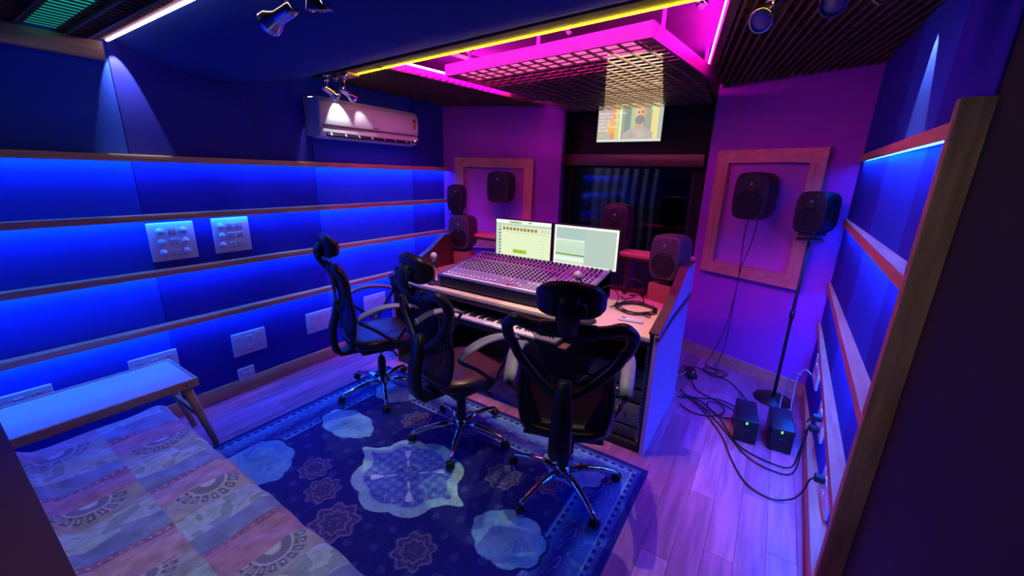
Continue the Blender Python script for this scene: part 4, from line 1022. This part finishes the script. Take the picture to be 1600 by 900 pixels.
for i, s_ in enumerate(('PROPERTY OF NETFLI', 'TALE THUSI', 'DUB CAST TIME', 'DUB CLIP', 'SONIC STUDIO', '00:12:08')):
    cu = bpy.data.curves.new('caption_line', 'FONT'); cu.body = s_; cu.size = .030; cu.extrude = .0004
    o = bpy.data.objects.new('caption_line', cu); C.objects.link(o); o.parent = ps; o.location = (-.322, -.026, .272 - i * .032); o.rotation_euler = (PI / 2, 0, 0)
    cu.materials.append(M['letter']); bpy.context.view_layer.update()
    me = bpy.data.meshes.new_from_object(o); o2 = bpy.data.objects.new('caption_line', me); C.objects.link(o2); o2.parent = ps; o2.location = o.location; o2.rotation_euler = o.rotation_euler
    bpy.data.objects.remove(o); o2.name = 'caption_line'

#================================================================== LOUDSPEAKERS
def speaker(label, loc, rz, W, H, D, body='speaker', foot=True, tilt=0, group='grey studio loudspeakers'):
    t = thing('studio_speaker', label, 'loudspeaker', loc, rz); t['group'] = group
    if tilt: t.rotation_euler = (tilt, 0, rz)
    seg = 48; ys = [0, .004, .02, .06, .35, .7, .93, .99, 1.0]; sc = [.86, .90, .945, .975, 1.0, .98, .90, .82, .70]; mb = MB(); vs = []
    for yy_, s_ in zip(ys, sc):
        for k in range(seg):
            th = 2 * PI * k / seg; c_, q_ = math.cos(th), math.sin(th); e = 5.5; rr_ = (abs(c_) ** e + abs(q_) ** e) ** (-1 / e)
            x_ = c_ * rr_ * W / 2 * s_; z_ = q_ * rr_ * H / 2 * s_
            x_ *= 1 - .07 * (z_ / (H / 2)) ** 2
            z_ *= 1 - .03 * (x_ / (W / 2)) ** 2
            vs.append((x_, yy_ * D, z_ + H / 2))
    n_ = len(ys); mb.add(vs, [(i * seg + k, (i + 1) * seg + k, (i + 1) * seg + (k + 1) % seg, i * seg + (k + 1) % seg) for i in range(n_ - 1) for k in range(seg)] + [tuple(range(seg)), tuple(range((n_ - 1) * seg, n_ * seg))[::-1]], True)
    mb.build('cabinet', body, t)
    rw = W * .36; zw = H * .345
    MB().lathe([(rw * 1.05, 0), (rw * 1.04, .004), (rw * .97, .0045), (rw * .93, .001), (rw * .86, .001), (rw * .5, -.0), (rw * .45, .001), (rw * .30, .006), (rw * .05, .008)], c=(0, -.001, zw), axis=(0, -1, 0), seg=32).build('woofer', 'cone', t)
    rt = W * .30; zt = H * .76
    MB().lathe([(rt, 0), (rt * .97, .003), (rt * .6, .0015), (rt * .28, .001)], c=(0, -.001, zt), axis=(0, -1, 0), seg=28).build('waveguide', body, t)
    MB().lathe([(rt * .16, .0), (rt * .15, .003), (rt * .10, .005), (.001, .006)], c=(0, -.003, zt), axis=(0, -1, 0), seg=18).build('tweeter', 'metal', t)
    MB().box((W * .28, -.0015, H * .06), (.010, .002, .006)).build('badge', 'metal', t)
    if foot: MB().box((0, D * .45, -.008), (W * .55, D * .75, .022), bev=.008).build('foot', 'rubber', t)
    return t
speaker('grey loudspeaker on a wooden block at the desk left end, by the small microphone', (-2.60, 3.03, .955), R(-14) + R(28), .235, .335, .24)
speaker('grey loudspeaker on a wooden block at the desk right end', (-.635, 3.00, .972), R(-14), .235, .335, .235)
speaker('black loudspeaker mounted in the left pine frame', (-2.47, 3.50, 1.40), R(8), .265, .32, .20, 'speaker_dark', False)
speaker('large black loudspeaker mounted in the right pine frame', (-.20, 3.64, 1.40), R(-16), .26, .36, .27, 'speaker_dark', False)
speaker('narrow black loudspeaker on a stand in the far left corner', (-2.875, 3.30, 1.29), R(24), .185, .285, .17, 'speaker_dark', True)
speaker('black loudspeaker on the tall floor stand at the right wall', (.185, 3.50, 1.345), R(-26), .20, .295, .25, 'speaker_dark', True)
speaker('dark centre loudspeaker on the rear shelf in front of the window', (-1.11, 3.24, 1.115), 0, .235, .375, .20, 'speaker_dark', True)
for lab, loc, rz in (('wooden block under the left desk loudspeaker', (-2.60, 3.12, .802), R(14)), ('wooden block under the right desk loudspeaker', (-.625, 3.09, .802), R(-14))):
    tag(MB().box((0, 0, .066), (.175, .15, .132), bev=.003).build('speaker_block', 'block', loc=loc), lab, 'block').rotation_euler = (0, 0, rz)
# brackets for the wall speakers
for lab, c_, q in (('black wall bracket behind the left framed loudspeaker', (-2.50, 3.75, 1.56), 0), ('black wall bracket behind the right framed loudspeaker', (-.12, 3.97, 1.60), 0)):
    t = thing('speaker_bracket', lab, 'bracket', c_, R(20) if c_[0] < -1 else R(-20))
    MB().box((0, .03, 0), (.11, .05, .16), bev=.006).build('wall_box', 'black_matt', t); MB().tube([(0, .01, 0), (0, -.06, 0)], .014, 8).build('arm', 'plastic', t)
# stands
t = thing('speaker_stand', 'thin black floor stand with a round base by the right wall', 'stand', (.225, 3.58, 0))
MB().lathe([(.135, 0), (.14, .004), (.138, .012), (.03, .020), (.02, .03)], seg=36).build('round_base', 'plastic', t)
MB().tube([(0, 0, .02), (0, 0, .75), (0, 0, 1.29)], [.012, .0115, .009], 12).build('pole', 'plastic', t); MB().lathe([(.017, .70), (.018, .72), (.017, .76), (.011, .765)], seg=14).build('clamp_collar', 'plastic', t)
MB().box((0, .02, 1.30), (.16, .14, .014), bev=.005).build('top_plate', 'plastic', t)
t = thing('speaker_stand', 'black floor stand in the far left corner behind the desk', 'stand', (-2.90, 3.36, 0))
MB().lathe([(.125, 0), (.13, .004), (.128, .012), (.03, .02)], seg=30).build('round_base', 'plastic', t); MB().tube([(0, 0, .02), (0, 0, 1.26)], .010, 10).build('pole', 'plastic', t); MB().box((.01, .0, 1.262), (.14, .13, .012), bev=.004).build('top_plate', 'plastic', t)

#================================================================== MICROPHONES AND DESK ITEMS
def microphone(label, loc, h, lean=(0, 0)):
    t = thing('desk_microphone', label, 'microphone', loc)
    MB().lathe([(.060, 0), (.062, .006), (.055, .014), (.012, .018)], seg=28).build('base', 'black_matt', t)
    top = Vector((lean[0], lean[1], h))
    MB().tube(smooth_path([(0, 0, .015), (0, 0, h * .55), tuple(top)], 5), .008, 10).build('stem', 'plastic', t)
    MB().lathe([(.010, -.05), (.017, -.03), (.020, -.022)], c=top, seg=18).build('collar', 'metal', t)
    prof_ = [(.027 * math.sin(a_), -.027 * math.cos(a_)) for a_ in np.linspace(.75, PI - .02, 12)]
    MB().lathe(prof_, c=top, seg=24).build('grille', 'mic_ball', t)
    return t
microphone('small silver-headed microphone on a round base at the desk left end', (-2.292, 2.36, .802), .238, (0, .0))
microphone('silver-headed microphone rising behind the nearest chair headrest', (-.905, 2.30, .802), .290, (-.09, .01))
def cable(name, label, pts, r=.004, m_='cable', cat='cable', group=None):
    o = MB().tube(smooth_path(pts, 6), r, 7).build(name, m_); return tag(o, label, cat, group)
cable('microphone_cable', 'thin cable drooping from the small left microphone', [(-2.283, 2.36, .99), (-2.262, 2.37, .92), (-2.235, 2.40, .85), (-2.235, 2.44, .806)], .002)
pts = []
for i in range(64):
    a_ = i / 64 * 2 * PI * 4; r_ = .118 + .012 * math.sin(i * 1.7) ; pts.append((-.72 + r_ * 1.12 * math.cos(a_), 2.73 + r_ * math.sin(a_), .808 + .005 * (i // 16) + .003 * math.sin(i)))
coil = thing('coiled_cable', 'coil of black cable lying on the cream desktop', 'cable', (0, 0, 0))
MB().tube(smooth_path(pts, 3), .0045, 7).build('cable_loops', 'cable', coil)
MB().tube([(-.62, 2.62, .812), (-.585, 2.60, .812)], [.009, .007], 10).build('connector', 'metal', coil, label='silver connector')
rm = thing('remote_control', 'white remote control on the desktop near the coiled cable', 'remote control', (-.675, 2.475, .802), R(8))
MB().box((0, 0, .009), (.155, .045, .018), bev=.006, seg=3).build('shell', 'white', rm); MB().box((-.045, 0, .0185), (.024, .018, .002), bev=.0008, seg=1).build('button', 'dark_slot', rm)
cable('desk_cable', 'thin black cables looping from the console end onto the desk', [(-.93, 2.60, .95), (-.88, 2.62, .97), (-.83, 2.66, .90), (-.84, 2.64, .84), (-.87, 2.62, .82), (-.85, 2.72, .81), (-.80, 2.80, .82), (-.84, 2.88, .81)], .003)
cable('desk_cable', 'tangled black lead on the desk beside the right loudspeaker block', [(-.90, 2.95, .81), (-.84, 2.90, .815), (-.80, 2.98, .825), (-.86, 3.03, .81), (-.78, 3.06, .815), (-.72, 2.92, .807), (-.80, 2.86, .806)], .004)
t = thing('headphones', 'black headphones lying on the desk behind the right loudspeaker block', 'headphones', (-.84, 3.07, .802))
MB().tube(smooth_path([(-.07, 0, .02), (-.075, .0, .08), (-.03, 0, .125), (.03, 0, .125), (.075, 0, .08), (.07, 0, .02)], 5), .007, 8).build('headband', 'plastic', t)
for sx in (-1, 1): MB().lathe([(.036, -.012), (.040, 0), (.036, .012)], c=(sx * .07, 0, .04), axis=(1, 0, 0), seg=20).build('ear_cup', 'leather', t)
# wires from the wall loudspeakers
cable('speaker_cable', 'left of two wires hanging from the large framed loudspeaker', [(-.19, 3.83, 1.42), (-.20, 3.90, 1.2), (-.19, 3.96, .8), (-.22, 3.98, .4), (-.28, 3.97, .14), (-.33, 3.90, .012)], .0035)
cable('speaker_cable', 'right of two wires hanging from the large framed loudspeaker', [(-.12, 3.82, 1.42), (-.14, 3.90, 1.2), (-.185, 3.95, .95), (-.19, 3.96, .7), (-.19, 3.94, .45), (-.20, 3.92, .2), (-.24, 3.84, .012)], .0035)
cable('speaker_cable', 'left of two short wires under the left framed loudspeaker', [(-2.52, 3.64, 1.42), (-2.50, 3.68, 1.30), (-2.48, 3.70, 1.18), (-2.47, 3.70, 1.0)], .003)
cable('speaker_cable', 'right of two short wires under the left framed loudspeaker', [(-2.42, 3.64, 1.42), (-2.44, 3.68, 1.30), (-2.46, 3.70, 1.18), (-2.455, 3.70, 1.0)], .003)

#================================================================== FLOOR ITEMS, RIGHT
def power_box(label, loc, rz):
    t = thing('power_supply_box', label, 'power box', loc, rz)
    MB().box((0, 0, .085), (.130, .29, .165), bev=.006, seg=2).build('casing', 'plastic', t)
    MB().box((0, -.1465, .085), (.118, .004, .150), bev=.0015, seg=1).build('front_panel', 'dark_slot', t)
    MB().box((-.005, -.149, .145), (.010, .003, .016)).build('indicator', 'green_led', t, label='green indicator light')
    MB().box((0, -.149, .095), (.03, .0015, .006)).build('badge', 'rack', t)
    for i in range(5): MB().box((.066, -.06 + i * .03, .10), (.002, .006, .08)).build('vent_slot', 'dark_slot', t)
power_box('black power box with a green light, left of the pair on the floor', (.060, 2.96, .003), R(6)); power_box('black power box with a green light, right of the pair on the floor', (.262, 2.98, .003), R(4))
t = thing('power_adapter', 'black adapter with a small red light on the floor by the far wall', 'adapter', (-.40, 3.62, .002), R(20))
MB().box((0, 0, .025), (.075, .16, .045), bev=.008, seg=3).build('adapter_body', 'plastic', t); MB().lathe([(.006, 0), (.001, .003)], c=(.01, -.03, .047), seg=10).build('indicator', 'red_led', t, label='red indicator light')
cg = 'black cables on the floor behind the desk'
fl_c = [
 ('long black cable sweeping from the nearest right socket across the floor', [(.37, 2.30, .20), (.36, 2.32, .12), (.33, 2.36, .03), (.24, 2.33, .008), (.12, 2.38, .008), (.03, 2.55, .008), (-.06, 2.80, .008), (-.18, 3.0, .008), (-.30, 3.15, .01), (-.40, 3.2, .01)]),
 ('black cable from the middle right socket passing in front of the power boxes, nearer one', [(.375, 2.74, .30), (.365, 2.70, .15), (.34, 2.62, .02), (.22, 2.60, .008), (.10, 2.66, .008), (.0, 2.80, .008), (-.10, 2.95, .008), (-.22, 3.10, .01), (-.34, 3.22, .01)]),
 ('black cable from the middle right socket passing in front of the power boxes, farther one', [(.375, 2.74, .24), (.36, 2.72, .12), (.33, 2.68, .015), (.20, 2.68, .008), (.06, 2.74, .008), (-.03, 2.88, .012), (-.12, 3.05, .012), (-.28, 3.2, .012), (-.42, 3.15, .012)]),
 ('black cable curling in a loop left of the power boxes', [(-.38, 3.05, .01), (-.28, 2.98, .012), (-.16, 3.0, .014), (-.08, 3.12, .014), (-.12, 3.22, .014), (-.20, 3.2, .02), (-.18, 3.08, .02), (-.08, 3.02, .02), (.0, 3.08, .02)]),
 ('black cable running from the adapter towards the power boxes', [(-.38, 3.52, .02), (-.34, 3.42, .012), (-.30, 3.35, .01), (-.18, 3.28, .012), (-.06, 3.22, .012), (.02, 3.15, .02)]),
 ('black cable along the foot of the far wall', [(-.50, 3.75, .01), (-.36, 3.80, .012), (-.22, 3.74, .012), (-.10, 3.68, .012), (-.02, 3.56, .012), (.05, 3.42, .012)]),
 ('tangled black cable lying below the hanging speaker wires', [(-.33, 3.90, .012), (-.26, 3.86, .02), (-.20, 3.80, .015), (-.28, 3.74, .012), (-.33, 3.80, .02), (-.22, 3.84, .025), (-.13, 3.80, .02), (-.18, 3.72, .015), (-.27, 3.70, .012)]),
 ('black cable lying flat beside the desk side panel', [(-.43, 3.30, .01), (-.36, 3.22, .01), (-.26, 3.24, .01), (-.14, 3.30, .012), (-.02, 3.26, .012), (.05, 3.18, .02)]),
]
for lab, p in fl_c: cable('floor_cable', lab, p, .005)
cable('floor_cable', 'pale lead with connectors near the adapter and the desk', [(-.52, 3.45, .02), (-.46, 3.55, .03), (-.42, 3.68, .035), (-.38, 3.72, .035)], .006, 'cable_grey')
cable('wall_cable', 'left of two lilac-lit cables looping up to the farthest right socket', [(.34, 3.34, .36), (.31, 3.42, .33), (.285, 3.48, .20), (.27, 3.45, .08), (.27, 3.36, .02)], .005, 'cable_grey')
cable('wall_cable', 'right of two lilac-lit cables looping up to the farthest right socket', [(.40, 3.34, .38), (.36, 3.36, .40), (.33, 3.38, .32), (.325, 3.32, .15), (.335, 3.20, .02)], .005, 'cable_grey')
# front speaker wires etc. end
